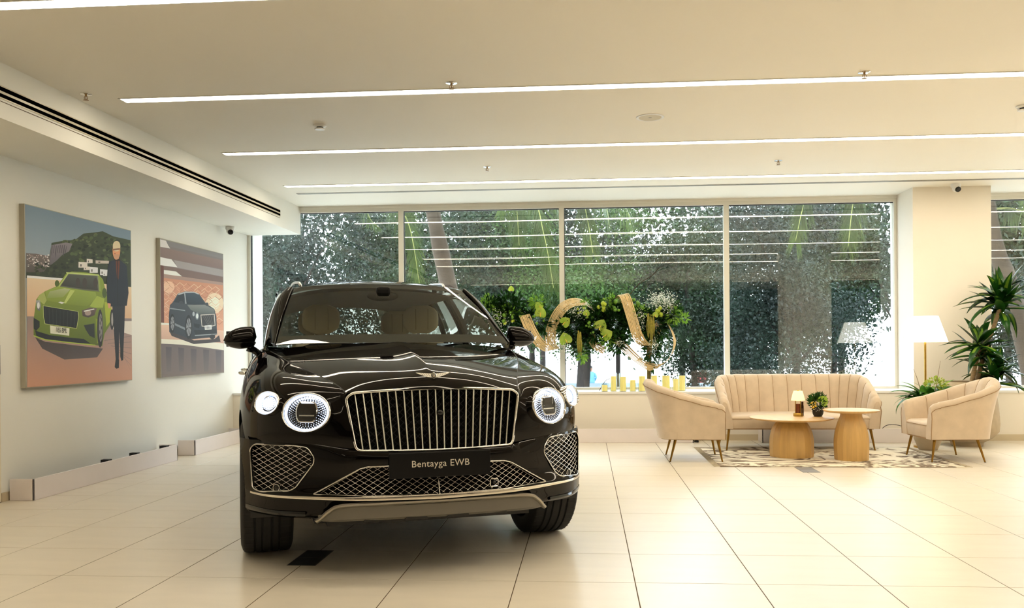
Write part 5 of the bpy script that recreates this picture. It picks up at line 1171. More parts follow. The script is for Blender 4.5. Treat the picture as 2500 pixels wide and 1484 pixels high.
([179,743,186,743,186,740,179,740],(196,184,180)),
([156,737,166,738,166,732,156,731],(196,184,180)),
([66,694,76,694,76,688,66,687],(196,184,180)),
([166,686,174,686,174,682,166,681],(120,106,100)),
([188,747,195,747,195,744,188,743],(196,184,180)),
([69,713,77,713,77,709,69,708],(160,140,132)),
([52,728,58,728,58,725,52,725],(160,140,132)),
([113,738,120,738,120,735,113,734],(160,140,132)),
([48,694,56,694,56,690,48,690],(120,106,100)),
([150,707,156,707,156,704,150,703],(160,140,132)),
([120,737,131,737,130,731,120,730],(196,184,180)),
([163,738,175,738,174,732,163,730],(120,106,100)),
([25,698,31,698,31,695,25,694],(196,184,180)),
([123,689,134,690,134,683,123,682],(120,106,100)),
([80,691,91,692,91,686,80,685],(120,106,100)),
([158,704,169,704,169,699,158,697],(160,140,132)),
([31,729,38,728,38,725,31,724],(196,184,180)),
([70,721,80,721,80,716,70,715],(120,106,100)),
([84,693,93,693,93,688,84,687],(160,140,132)),
([53,677,59,677,58,674,53,674],(160,140,132)),
([86,730,92,730,92,727,86,726],(160,140,132)),
([143,728,149,728,149,725,143,724],(210,204,200)),
([176,710,184,710,184,706,176,705],(160,140,132)),
([170,682,179,682,179,677,170,676],(210,204,200)),
([92,697,97,697,97,695,92,694],(196,184,180)),
([43,724,52,724,52,719,43,718],(120,106,100)),
([99,733,107,733,107,729,99,728],(160,140,132)),
([142,724,150,724,150,719,142,719],(120,106,100)),
([92,723,103,724,102,718,92,717],(160,140,132)),
([28,709,36,709,36,705,28,705],(196,184,180)),
([46,699,56,699,56,694,46,692],(120,106,100)),
([184,681,195,681,195,675,184,674],(120,106,100)),
([178,717,190,718,190,711,178,710],(210,204,200)),
([102,702,110,701,110,698,102,697],(120,106,100)),
([60,702,71,702,71,696,60,695],(120,106,100)),
([142,680,150,680,150,675,142,675],(196,184,180)),
([33,695,41,695,41,690,33,689],(160,140,132)),
([180,746,192,747,192,740,180,739],(210,204,200)),
([72,670,79,670,79,667,72,666],(196,184,180)),
([96,721,103,721,103,717,96,717],(120,106,100)),
([158,703,169,704,169,698,158,697],(210,204,200)),
([65,717,75,717,75,711,65,710],(210,204,200)),
([138,719,143,719,143,716,138,716],(196,184,180)),
([120,695,132,695,132,689,120,688],(160,140,132)),
([180,696,191,697,191,691,180,690],(210,204,200)),
([99,682,108,682,108,678,99,677],(120,106,100)),
([14,724,22,724,22,720,14,719],(196,184,180)),
([169,684,177,684,177,680,169,679],(210,204,200)),
([75,693,82,693,82,689,75,688],(196,184,180)),
([130,675,139,675,139,670,130,669],(210,204,200)),
([147,713,154,713,154,709,147,709],(120,106,100)),
([89,673,95,672,95,670,89,669],(120,106,100)),
([35,727,43,727,43,723,35,722],(160,140,132)),
([156,681,166,681,166,677,156,676],(196,184,180)),
([65,694,71,694,71,691,65,690],(160,140,132)),
([59,686,70,686,70,680,59,679],(196,184,180)),
([87,730,91,730,91,728,86,727],(210,204,200)),
([169,681,179,681,178,676,169,675],(160,140,132)),
([65,710,74,710,74,705,64,704],(210,204,200)),
([65,715,77,716,77,709,65,708],(120,106,100)),
([66,707,72,707,72,704,66,703],(160,140,132)),
([83,708,94,708,94,702,83,701],(210,204,200)),
([50,718,56,718,56,716,50,715],(196,184,180)),
([141,686,151,686,150,681,141,680],(196,184,180)),
([177,681,187,681,187,675,177,674],(210,204,200)),
([57,700,63,700,63,697,57,696],(196,184,180)),
([41,698,46,698,46,695,41,695],(160,140,132)),
([171,733,183,734,183,727,171,726],(210,204,200)),
([124,730,129,730,129,728,124,727],(160,140,132)),
([64,690,70,690,70,688,64,687],(160,140,132)),
([19,665,27,665,27,661,19,660],(210,204,200)),
([148,714,154,714,154,711,148,710],(196,184,180)),
([59,724,65,724,65,721,59,720],(160,140,132)),
([77,673,86,673,86,668,77,667],(160,140,132)),
([12,703,17,703,17,700,12,699],(210,204,200)),
([53,708,64,709,64,703,53,701],(210,204,200)),
([28,674,36,674,36,670,28,669],(120,106,100)),
([103,681,111,681,111,677,103,676],(210,204,200)),
([91,701,99,701,99,697,91,696],(210,204,200)),
([158,730,167,731,167,726,158,725],(160,140,132)),
([62,676,74,677,74,670,62,669],(120,106,100)),
([57,719,62,719,62,716,57,716],(196,184,180)),
([81,678,87,677,87,675,81,674],(196,184,180)),
([38,722,45,722,45,718,38,717],(120,106,100)),
([102,687,107,686,107,684,102,683],(210,204,200)),
([67,695,73,694,73,691,67,691],(210,204,200)),
([99,712,106,712,106,709,99,708],(120,106,100)),
([134,690,144,690,144,685,134,683],(120,106,100)),
([163,688,170,688,170,685,163,684],(120,106,100)),
([57,724,66,724,66,720,57,719],(120,106,100)),
([139,725,147,725,147,721,139,720],(120,106,100)),
([89,704,98,704,98,700,89,699],(160,140,132)),
([186,711,194,712,194,707,186,706],(196,184,180)),
([22,700,33,701,33,695,22,694],(120,106,100)),
([20,672,28,672,28,669,20,668],(196,184,180)),
([74,720,83,720,83,716,74,715],(196,184,180)),
([85,678,95,678,95,673,85,672],(120,106,100)),
([13,703,20,703,20,699,13,698],(210,204,200)),
([75,691,86,692,86,686,75,685],(210,204,200)),
([36,715,43,715,43,712,36,711],(196,184,180)),
([35,724,42,724,42,721,35,720],(120,106,100)),
([45,729,55,729,54,724,45,723],(120,106,100)),
([249,650,242,641,226,638,214,642,214,651,227,657,242,657],(38,44,30)),
([199,649,196,645,189,643,182,645,183,650,189,653,196,653],(52,60,38)),
([111,679,107,674,98,672,91,674,91,679,98,683,107,683],(30,34,24)),
([100,630,94,623,82,621,73,624,73,631,83,636,95,636],(38,44,30)),
([198,641,193,635,183,633,175,636,175,642,183,646,194,646],(52,60,38)),
([376,703,371,698,362,695,354,698,354,703,362,707,372,707],(52,60,38)),
([105,644,100,637,88,634,79,638,79,644,88,650,100,649],(30,34,24)),
([145,672,140,665,127,662,117,666,117,673,127,678,140,678],(30,34,24)),
([314,704,309,698,297,695,288,698,288,704,297,709,309,709],(30,34,24)),
([447,719,444,715,437,714,431,716,431,719,437,722,444,722],(52,60,38)),
([411,673,407,669,399,667,393,669,393,673,399,676,407,676],(30,34,24)),
([159,664,153,657,141,655,131,658,132,665,141,670,153,670],(52,60,38)),
([99,660,96,656,89,655,84,657,84,660,89,663,96,663],(30,34,24)),
([237,637,232,630,220,628,211,631,211,638,220,642,232,642],(38,44,30)),
([259,698,255,693,246,691,239,694,239,698,246,702,255,702],(52,60,38)),
([373,648,368,642,357,640,348,643,348,649,357,653,368,653],(52,60,38)),
([449,674,443,667,430,665,420,668,420,675,430,680,444,680],(38,44,30)),
([263,680,257,673,244,670,234,673,234,680,244,686,257,686],(30,34,24)),
([241,658,237,652,227,650,219,653,219,658,227,662,237,662],(30,34,24)),
([386,663,382,658,373,656,366,658,366,663,373,667,382,667],(38,44,30)),
([329,648,323,641,309,638,299,642,299,649,310,655,323,654],(52,60,38)),
([401,703,394,694,378,691,365,695,365,704,378,710,394,710],(52,60,38)),
([69,621,64,615,55,613,47,616,47,622,55,626,65,625],(38,44,30)),
([149,639,144,634,135,632,127,635,127,640,135,644,144,644],(38,44,30)),
([184,636,177,627,162,624,150,628,151,637,162,643,177,642],(38,44,30)),
([115,663,111,659,103,657,96,659,96,664,103,667,111,667],(52,60,38)),
([126,672,121,664,107,662,97,665,97,673,108,678,121,678],(52,60,38)),
([330,696,326,691,316,689,308,691,308,697,316,701,326,701],(38,44,30)),
([261,687,254,679,240,676,229,680,229,687,241,693,255,693],(38,44,30)),
([365,688,361,683,352,681,344,684,344,689,352,693,361,692],(30,34,24)),
([342,684,336,677,323,674,313,678,314,684,324,690,336,689],(30,34,24)),
([92,666,88,660,78,658,71,661,71,666,78,670,88,670],(38,44,30)),
([357,651,352,644,339,642,330,645,330,652,340,657,352,656],(30,34,24)),
([92,650,88,645,78,642,70,645,70,651,78,656,88,655],(52,60,38)),
([118,632,110,623,94,620,82,624,82,633,95,640,111,639],(52,60,38)),
([192,653,186,645,172,642,161,646,161,654,172,660,186,660],(38,44,30)),
([329,687,322,679,308,676,296,679,296,687,308,693,322,693],(30,34,24)),
([149,668,146,664,138,662,132,664,132,668,138,672,146,672],(52,60,38)),
([225,662,218,653,202,650,190,654,190,663,202,669,218,669],(52,60,38)),
([174,692,170,687,160,685,152,687,152,693,160,697,170,697],(30,34,24)),
([108,682,102,674,88,671,77,675,77,683,88,689,102,688],(30,34,24)),
([273,663,266,656,252,653,242,656,242,664,253,670,266,669],(52,60,38)),
([252,632,245,624,229,620,217,625,217,633,229,639,245,639],(30,34,24)),
([295,640,290,634,279,632,270,635,270,641,279,646,290,645],(30,34,24)),
([334,686,328,680,317,677,307,680,307,687,317,692,329,692],(30,34,24)),
([92,666,88,662,81,660,74,662,74,667,81,670,89,670],(52,60,38)),
([320,687,316,682,308,680,301,683,301,687,308,691,316,691],(30,34,24)),
([223,661,218,655,207,653,198,656,198,662,207,667,218,667],(52,60,38)),
([256,677,249,670,235,667,224,670,224,678,235,684,249,684],(30,34,24)),
([222,686,217,679,205,677,196,680,196,686,205,691,217,691],(38,44,30)),
([450,733,534,739,534,706,449,698],(206,198,188)),
([466,721,479,722,479,708,466,706],(80,74,70)),
([528,760,585,762,585,739,527,732],(206,198,188)),
([539,750,548,751,547,740,539,739],(80,74,70)),
([556,713,637,717,636,684,555,676],(222,216,208)),
([572,700,584,701,583,686,571,685],(80,74,70)),
([659,709,736,713,735,679,659,672],(222,216,208)),
([674,696,685,697,685,682,674,681],(80,74,70)),
([499,711,556,714,555,694,498,688],(206,198,188)),
([510,703,518,704,518,695,510,694],(80,74,70)),
([615,760,752,771,752,754,615,740],(180,168,156)),
([642,755,662,757,662,749,641,747],(80,74,70)),
([689,693,735,694,735,673,689,669],(222,216,208)),
([698,684,705,685,705,675,698,675],(80,74,70)),
([11,612,308,621,704,620,999,621,999,404,8,386],(214,184,150),(196,156,120)),
([11,612,308,621,308,609,11,599],(236,224,208)),
([11,389,999,412,999,2,7,2],(124,112,110),(188,138,112)),
([763,385,999,394,999,300,794,335],(206,198,186)),
([699,263,992,295,994,292,699,260],(112,98,96)),
([733,246,992,255,993,252,733,243],(112,98,96)),
([767,229,991,215,993,212,767,226],(112,98,96)),
([802,212,991,175,992,172,802,209],(112,98,96)),
([837,194,990,136,992,133,837,191],(112,98,96)),
([873,177,990,96,991,93,873,174],(112,98,96)),
([909,159,989,56,991,53,909,156],(112,98,96)),
([72,275,153,251,493,225,683,211,622,156,315,148,128,213],(58,50,48),(84,74,72)),
([59,365,69,414,83,485,110,513,156,536,262,575,334,651,388,669,498,675,644,675,689,646,721,564,772,501,775,378,700,305,674,225,608,233,303,247,93,269,60,283],(120,140,44),(78,92,28)),
([266,572,350,656,401,666,644,670,654,567,497,566],(120,122,100),(84,84,66)),
([288,578,358,650,628,662,635,575,497,573],(74,76,66),(48,48,42)),
([464,608,459,590,448,578,434,577,424,587,420,604,424,622,435,634,449,635,460,625],(58,52,46)),
([529,613,524,595,513,583,499,582,487,592,483,609,488,628,499,640,513,641,524,631],(58,52,46)),
([637,622,632,603,620,591,605,589,594,600,590,618,594,637,606,649,621,650,633,640],(58,52,46)),
([266,572,350,656,358,654,279,571],(160,176,90)),
([636,668,650,669,666,570,648,569],(130,146,64)),
([276,589,272,578,262,570,249,569,239,575,236,586,240,598,250,605,262,606,273,600],(70,86,30)),
([728,565,723,546,710,533,695,532,683,543,678,562,683,581,696,593,711,594,723,583],(60,76,24)),
([156,535,262,572,497,564,612,561,627,521,524,470,319,472,167,485],(134,152,58),(110,128,40)),
([193,537,320,565,373,562,306,511,168,498],(160,168,120),(120,136,60)),
([373,559,414,558,332,477,313,478],(172,186,96)),
([334,660,644,674,650,667,342,652],(176,190,110)),
([110,513,146,531,167,485,145,459,91,489],(150,160,80)),
([627,540,702,526,686,469,611,465,553,471],(146,164,60)),
([702,507,772,501,776,397,719,348],(150,164,44)),
([610,400,685,375,674,244,623,244],(120,136,34)),
([136,455,444,435,450,404,429,330,150,351,138,392],(176,186,110)),
([140,452,439,433,445,403,425,334,154,353,142,392],(26,28,26),(18,20,20)),
([155,443,157,443,161,355,159,355],(52,56,50)),
([185,441,188,441,191,353,188,353],(52,56,50)),
([216,439,219,439,220,351,218,351],(52,56,50)),
([248,437,250,437,251,349,248,349],(52,56,50)),
([280,435,282,435,281,347,279,347],(52,56,50)),
([312,433,315,433,312,345,310,344],(52,56,50)),
([345,431,348,431,344,342,341,342],(52,56,50)),
([378,429,381,429,376,340,373,340],(52,56,50)),
([412,427,415,427,408,338,406,338],(52,56,50)),
([81,479,110,484,121,450,109,422,88,430],(150,152,150),(90,92,92)),
([110,453,108,442,103,435,96,435,91,441,89,452,91,463,97,470,103,470,108,464],(214,210,204)),
([478,442,553,462,623,462,599,418,538,401,484,409],(92,74,66),(60,50,46)),
([567,432,561,421,545,414,525,413,509,419,504,429,510,440,526,447,545,448,561,442],(150,130,118)),
([495,441,596,459,599,453,498,434],(226,214,200)),
([61,383,108,365,108,333,79,310,61,324],(30,32,30)),
([494,353,598,367,600,276,551,289,514,325],(36,40,34)),
([72,312,190,289,370,276,493,270,559,242,369,248,153,264,81,283],(26,28,28)),
([60,287,153,266,369,250,608,235,608,229,369,243,153,259,60,281],(150,168,60)),
([194,344,362,332,359,288,196,299],(226,214,186)),
([685,338,683,300,678,266,671,239,662,222,653,216,644,222,636,239,629,266,625,299,624,336,626,373,631,407,638,434,647,451,656,458,665,452,673,435,680,409,684,375],(34,32,32)),
([679,342,677,311,674,284,669,264,663,254,656,254,651,264,646,284,643,311,642,341,644,372,647,399,652,419,658,430,665,430,671,419,675,400,678,373],(120,114,112)),
([674,342,672,331,667,331,665,342,668,353,672,353],(44,42,42)),
([669,291,667,279,662,279,660,291,663,302,667,302],(44,42,42)),
([661,278,658,267,654,267,651,278,654,289,658,289],(44,42,42)),
([656,314,653,302,649,302,647,314,649,325,654,325],(44,42,42)),
([660,370,657,359,653,359,650,370,653,382,657,382],(44,42,42)),
([668,406,666,394,662,394,659,405,662,417,666,417],(44,42,42)),
([674,392,672,381,667,381,665,392,668,404,672,404],(44,42,42)),
([801,398,799,372,794,350,787,335,778,330,770,335,763,349,758,371,757,396,759,422,764,443,771,458,780,464,788,459,795,445,800,423],(40,38,38)),
([793,399,791,377,787,361,781,355,776,361,772,377,771,398,773,420,777,437,783,443,788,437,792,421],(150,144,140)),
([265,479,285,485,319,480,296,472],(220,222,200)),
([783,492,924,500,915,352,903,215,867,208,855,322,849,129,817,124,803,283,792,397],(30,30,34),(22,22,26)),
([815,139,853,138,850,85,823,79,804,91],(20,19,20)),
([867,220,903,220,899,137,880,128,866,157],(24,23,24)),
([752,764,812,785,874,790,947,759,959,640,965,581,944,495,860,485,767,480,730,499,725,621,736,717],(32,36,46),(20,23,30)),
([825,789,871,792,864,729,853,660,837,669,828,726],(92,44,30)),
([806,802,871,807,874,782,816,778],(40,22,20)),
([875,851,872,831,865,812,853,797,839,788,825,787,811,792,800,804,793,821,791,841,794,862,801,881,812,895,826,904,841,906,854,901,866,889,873,872],(206,142,100)),
([877,881,874,867,864,855,850,845,834,841,818,841,805,847,796,857,793,870,796,884,805,896,819,905,835,910,851,910,865,904,874,894],(222,188,150)),
([796,854,870,867,870,856,796,843],(120,82,60)),
([800,818,865,826,858,796,819,786],(188,138,104)),
([824,825,820,822,812,821,808,823,812,826,820,827],(130,60,50)),
([733,501,767,499,764,470,742,467],(196,136,104)),
([841,785,848,785,844,486,838,485],(14,15,18))]
PRINT_B = [([0,995,997,999,997,3,4,0],(112,104,102),(120,104,98)),
([0,992,80,992,137,942,2,938],(206,200,196)),
([80,992,997,998,996,960,116,956],(116,112,112)),
([2,936,991,946,992,872,1,862],(126,104,98),(110,92,88)),
([1,864,157,864,246,813,0,806],(214,208,204)),
([189,863,992,865,991,809,242,811],(140,132,130)),
([2,806,988,806,993,747,52,747],(104,84,78)),
([48,776,220,781,307,752,47,744],(218,208,200)),
([47,747,993,759,993,732,47,717],(146,120,108)),
([43,718,993,737,996,297,42,389],(176,122,96),(196,142,112)),
([998,585,985,550,949,520,896,499,835,490,775,494,726,511,693,536,682,568,694,600,728,630,778,651,838,661,899,659,951,644,986,617],(226,186,156)),
([927,581,918,558,892,538,856,527,816,525,780,533,756,550,748,571,757,594,782,613,817,625,857,627,893,619,919,603],(242,212,186)),
([197,663,185,640,153,622,111,613,70,616,40,630,30,651,41,673,71,691,113,700,155,698,185,684],(214,168,138)),
([73,699,127,680,124,677,70,697],(150,98,76)),
([127,678,72,650,69,651,124,679],(226,186,156)),
([69,649,15,669,19,671,72,652],(226,186,156)),
([16,671,70,699,73,697,19,669],(226,186,156)),
([122,655,177,635,174,632,119,652],(206,160,130)),
([177,632,121,605,118,607,174,634],(226,186,156)),
([118,604,64,625,67,627,121,607],(226,186,156)),
([64,627,119,654,122,652,67,625],(150,98,76)),
([72,609,126,588,123,586,68,606],(226,186,156)),
([126,586,71,559,68,561,123,588],(206,160,130)),
([68,559,14,579,18,581,71,561],(226,186,156)),
([14,581,68,608,72,606,18,579],(206,160,130)),
([121,563,176,542,173,540,117,561],(206,160,130)),
([176,540,120,513,117,515,173,542],(206,160,130)),
([117,513,62,534,66,536,120,515],(226,186,156)),
([62,536,117,563,121,561,66,534],(226,186,156)),
([70,518,125,497,121,494,67,516],(226,186,156)),
([125,494,70,468,66,470,121,497],(206,160,130)),
([66,468,13,489,16,492,70,470],(226,186,156)),
([13,492,67,518,70,516,16,490],(226,186,156)),
([119,472,175,450,171,448,116,469],(150,98,76)),
([175,448,119,422,115,424,171,450],(206,160,130)),
([115,422,61,444,64,446,119,424],(226,186,156)),
([61,446,116,472,119,470,64,444],(150,98,76)),
([173,702,230,682,226,679,170,699],(150,98,76)),
([230,680,173,651,169,653,226,681],(206,160,130)),
([169,651,114,671,117,673,173,653],(150,98,76)),
([114,673,170,701,173,699,117,671],(206,160,130)),
([224,656,281,636,278,633,220,654],(206,160,130)),
([281,634,223,605,220,607,278,636],(226,186,156)),
([220,605,164,626,167,628,223,608],(226,186,156)),
([164,628,221,656,224,654,167,626],(150,98,76)),
([172,609,228,589,225,586,168,607],(226,186,156)),
([228,586,171,559,168,561,225,588],(206,160,130)),
([168,559,112,579,116,582,171,561],(206,160,130)),
([113,582,168,609,172,607,116,580],(150,98,76)),
([223,563,280,542,276,539,219,561],(206,160,130)),
([280,540,222,512,218,514,276,542],(206,160,130)),
([218,512,162,534,166,536,222,515],(206,160,130)),
([162,536,219,563,223,561,166,534],(226,186,156)),
([171,517,227,496,223,493,167,515],(226,186,156)),
([227,493,170,467,166,469,223,495],(206,160,130)),
([166,467,111,488,115,490,170,469],(226,186,156)),
([111,490,167,517,171,515,115,488],(206,160,130)),
([221,470,279,448,275,446,218,468],(206,160,130)),
([279,446,221,419,217,421,275,448],(206,160,130)),
([217,419,161,441,164,444,221,422],(150,98,76)),
([161,444,218,470,221,468,164,442],(226,186,156)),
([277,704,336,684,332,681,274,702],(226,186,156)),
([336,682,276,653,273,655,332,684],(150,98,76)),
([273,652,216,673,219,675,276,655],(206,160,130)),
([216,675,274,704,277,702,219,673],(226,186,156)),
([330,658,389,637,385,635,326,655],(226,186,156)),
([389,635,329,606,325,608,385,637],(150,98,76)),
([325,606,267,627,271,629,329,608],(226,186,156)),
([267,629,326,658,330,656,271,627],(150,98,76)),
([276,610,334,589,330,587,272,608],(150,98,76)),
([334,587,275,559,271,561,330,589],(150,98,76)),
([271,559,214,580,218,582,275,561],(150,98,76)),
([214,582,272,610,276,608,218,580],(226,186,156)),
([328,563,388,542,384,539,325,561],(226,186,156)),
([388,539,328,511,324,513,384,541],(226,186,156)),
([324,511,266,533,269,535,328,514],(226,186,156)),
([266,535,325,563,328,561,269,533],(150,98,76)),
([274,516,333,494,329,492,271,514],(226,186,156)),
([333,492,274,465,270,467,329,494],(150,98,76)),
([270,465,213,487,216,489,274,467],(226,186,156)),
([213,489,271,516,274,514,216,487],(206,160,130)),
([327,469,386,446,382,444,323,466],(206,160,130)),
([386,444,326,417,322,419,383,446],(206,160,130)),
([322,417,264,439,268,442,326,419],(206,160,130)),
([264,442,323,468,327,466,268,440],(226,186,156)),
([385,707,445,686,441,683,381,704],(150,98,76)),
([445,684,384,654,380,656,441,686],(206,160,130)),
([380,654,321,675,325,677,384,657],(206,160,130)),
([321,677,381,706,385,704,325,675],(206,160,130)),
([439,660,501,639,497,636,435,657],(150,98,76)),
([501,636,439,607,435,609,497,638],(150,98,76)),
([435,607,374,628,378,630,439,609],(206,160,130)),
([374,630,435,659,439,657,378,628],(150,98,76)),
([383,611,444,590,440,587,380,609],(150,98,76)),
([444,587,383,559,379,561,440,589],(150,98,76)),
([379,559,320,580,323,582,383,561],(226,186,156)),
([320,582,380,611,383,609,323,580],(226,186,156)),
([438,563,499,541,495,539,434,561],(206,160,130)),
([499,539,437,511,433,513,495,541],(150,98,76)),
([433,510,373,533,377,535,437,513],(150,98,76)),
([373,535,434,563,438,561,377,533],(150,98,76)),
([382,516,442,493,438,491,378,513],(150,98,76)),
([442,491,381,463,377,465,438,493],(226,186,156)),
([377,463,318,486,322,488,381,465],(206,160,130)),
([318,488,378,515,382,513,322,486],(206,160,130)),
([436,467,498,444,494,441,432,464],(206,160,130)),
([498,442,436,414,432,416,494,444],(206,160,130)),
([432,414,371,437,375,440,436,416],(150,98,76)),
([371,439,433,467,436,465,375,437],(206,160,130)),
([496,709,559,688,555,686,492,707],(226,186,156)),
([559,686,496,656,492,658,555,688],(226,186,156)),
([492,656,430,677,434,679,496,658],(150,98,76)),
([430,679,492,709,496,707,434,677],(226,186,156)),
([553,661,617,640,613,637,549,659],(206,160,130)),
([617,638,552,608,548,610,613,640],(206,160,130)),
([548,607,486,629,489,632,552,610],(150,98,76)),
([486,631,549,661,553,659,489,629],(226,186,156)),
([495,612,558,590,554,588,491,609],(150,98,76)),
([558,588,494,559,490,561,554,590],(150,98,76)),
([490,558,429,580,433,583,494,561],(150,98,76)),
([429,583,491,612,495,610,433,581],(206,160,130)),
([551,563,615,541,611,538,547,561],(226,186,156)),
([615,538,551,510,547,512,611,541],(206,160,130)),
([547,509,484,532,488,534,551,512],(206,160,130)),
([484,534,547,563,551,561,488,532],(150,98,76)),
([493,515,556,492,552,489,489,512],(206,160,130)),
([556,490,493,461,489,464,552,492],(150,98,76)),
([489,461,427,484,431,487,493,464],(206,160,130)),
([427,486,489,514,493,512,431,484],(206,160,130)),
([550,465,614,442,610,439,546,463],(206,160,130)),
([614,439,549,411,545,414,610,442],(150,98,76)),
([545,411,482,435,486,437,549,414],(206,160,130)),
([483,437,546,465,550,463,486,435],(150,98,76)),
([612,712,677,691,673,688,608,709],(150,98,76)),
([677,688,611,658,607,660,673,690],(226,186,156)),
([607,657,543,679,547,681,611,660],(150,98,76)),
([543,681,608,712,612,710,547,679],(226,186,156)),
([671,663,737,641,733,639,667,661],(150,98,76)),
([737,639,670,609,666,611,733,641],(150,98,76)),
([666,608,601,630,605,633,670,611],(150,98,76)),
([601,633,667,663,671,661,605,631],(226,186,156)),
([610,613,676,591,671,588,606,610],(226,186,156)),
([676,588,610,559,606,561,671,590],(206,160,130)),
([606,558,542,581,546,583,610,561],(150,98,76)),
([542,583,606,613,610,610,546,581],(206,160,130)),
([669,563,735,540,731,538,665,561],(206,160,130)),
([735,538,668,509,664,511,731,540],(226,186,156)),
([664,508,599,531,603,534,668,511],(150,98,76)),
([599,534,665,563,669,561,603,532],(150,98,76)),
([609,514,674,491,670,488,605,511],(226,186,156)),
([674,488,608,460,604,462,670,490],(206,160,130)),
([604,459,540,483,544,485,608,462],(206,160,130)),
([540,485,605,514,609,511,544,483],(206,160,130)),
([668,463,734,439,730,437,663,461],(226,186,156)),
([734,437,667,409,663,411,730,439],(150,98,76)),
([662,409,598,433,602,435,667,411],(150,98,76)),
([598,435,663,463,667,461,602,433],(226,186,156)),
([732,715,800,693,795,690,728,712],(226,186,156)),
([800,691,731,659,727,662,795,693],(206,160,130)),
([727,659,661,681,665,684,731,662],(206,160,130)),
([661,683,728,714,732,712,665,681],(206,160,130)),
([793,665,862,643,858,640,789,663],(226,186,156)),
([862,641,792,609,788,612,858,643],(206,160,130)),
([788,609,720,632,725,634,792,612],(150,98,76)),
([720,634,789,665,793,663,725,632],(226,186,156)),
([730,614,798,591,794,588,726,611],(150,98,76)),
([798,589,730,559,725,561,794,591],(150,98,76)),
([725,558,659,581,663,584,730,561],(226,186,156)),
([659,583,726,614,730,611,663,581],(150,98,76)),
([791,563,860,540,856,537,787,561],(206,160,130)),
([860,537,790,508,786,510,856,540],(226,186,156)),
([786,507,719,531,723,533,791,510],(226,186,156)),
([719,533,787,563,791,561,723,531],(206,160,130)),
([729,513,796,489,792,487,725,510],(206,160,130)),
([796,487,728,458,724,460,792,489],(226,186,156)),
([724,457,658,481,662,484,728,460],(206,160,130)),
([658,484,725,513,729,510,662,481],(206,160,130)),
([790,461,859,437,854,434,785,459],(206,160,130)),
([859,435,789,406,785,408,854,437],(226,186,156)),
([785,406,717,430,721,433,789,408],(226,186,156)),
([717,432,785,461,790,459,721,430],(206,160,130)),
([857,718,927,696,923,693,852,715],(226,186,156)),
([927,693,856,661,852,664,923,695],(226,186,156)),
([852,661,783,683,787,686,856,664],(150,98,76)),
([783,686,852,717,857,715,787,683],(206,160,130)),
([920,667,992,645,987,642,916,665],(150,98,76)),
([992,642,919,610,915,613,987,644],(150,98,76)),
([915,610,845,633,849,636,919,613],(150,98,76)),
([845,635,916,667,920,665,849,633],(206,160,130)),
([855,615,925,592,921,589,851,612],(226,186,156)),
([925,589,854,558,850,561,921,591],(206,160,130)),
([850,558,781,581,786,584,854,561],(206,160,130)),
([781,584,851,615,855,612,785,582],(226,186,156)),
([918,563,990,540,985,537,914,561],(206,160,130)),
([990,537,917,506,913,509,985,539],(150,98,76)),
([913,506,843,530,847,533,918,509],(226,186,156)),
([843,533,914,563,918,561,847,530],(206,160,130)),
([853,512,924,488,919,485,849,509],(206,160,130)),
([924,485,853,456,848,458,919,488],(226,186,156)),
([848,455,779,480,784,482,853,458],(150,98,76)),
([780,482,849,512,853,509,784,480],(150,98,76)),
([917,460,988,435,984,432,912,457],(226,186,156)),
([988,432,916,403,911,405,984,434],(150,98,76)),
([911,403,841,428,846,430,916,405],(150,98,76)),
([841,430,912,459,917,457,846,428],(226,186,156)),
([2,806,44,806,44,389,4,388],(88,52,42)),
([4,390,995,353,997,197,4,244],(206,172,148),(170,134,116)),
([4,393,129,391,129,380,4,377],(236,216,196)),
([4,276,483,268,993,247,997,189,4,238],(226,202,184)),
([4,242,322,234,727,208,997,189,997,3,4,0],(92,80,78),(104,90,84)),
([64,220,147,216,136,37,74,39],(72,64,66),(96,84,80)),
([242,214,330,209,318,31,252,33],(72,64,66),(96,84,80)),
([430,206,524,201,512,25,442,27],(72,64,66),(96,84,80)),
([631,199,732,193,719,18,643,21],(72,64,66),(96,84,80)),
([846,190,953,185,939,11,859,14],(72,64,66),(96,84,80)),
([111,337,368,302,483,268,832,283,912,315,938,259,482,240,149,299],(50,42,42)),
([116,326,111,440,127,525,169,549,243,617,350,641,489,648,572,637,687,566,830,529,866,467,875,320,754,294,459,278,367,290,213,316],(56,62,70),(34,38,44)),
([182,550,252,609,341,629,331,547],(30,34,40)),
([345,627,489,641,565,629,672,560,487,546,371,549],(44,56,68),(28,34,42)),
([243,615,350,639,489,648,572,637,560,631,489,640,350,629,256,607],(160,164,168)),
([350,638,371,549,356,546,336,628],(150,154,158)),
([383,540,669,555,825,527,835,495,594,478,440,503],(112,116,112),(70,76,78)),
([127,506,348,499,352,491,126,497],(120,126,132)),
([182,398,346,364,346,347,182,382],(110,116,122)),
([592,474,835,490,849,393,730,376,610,380],(176,170,160)),
([606,467,819,483,834,398,725,383,620,387],(40,40,42)),
([621,470,626,470,725,390,720,390],(104,100,96)),
([656,471,661,472,745,391,740,390],(104,100,96)),
([691,473,696,473,766,391,761,391],(104,100,96)),
([726,474,731,474,786,392,781,391],(104,100,96)),
([762,475,767,476,807,392,802,392],(104,100,96)),
([798,477,803,477,828,393,823,393],(104,100,96)),
([569,461,565,446,553,434,538,430,522,433,511,444,507,459,511,474,523,486,539,490,554,487,565,476],(96,104,112)),
([557,461,555,451,547,443,538,440,528,442,521,449,519,459,522,469,529,477,538,480,548,477,555,470],(200,206,212)),
([500,475,496,464,487,457,475,456,466,463,462,473,466,484,476,491,487,492,497,485],(150,156,162)),
([485,401,581,396,570,363,489,373],(24,26,30)),
([659,388,781,396,781,358,664,353],(206,206,204)),
([674,382,689,382,689,363,674,363],(120,120,124)),
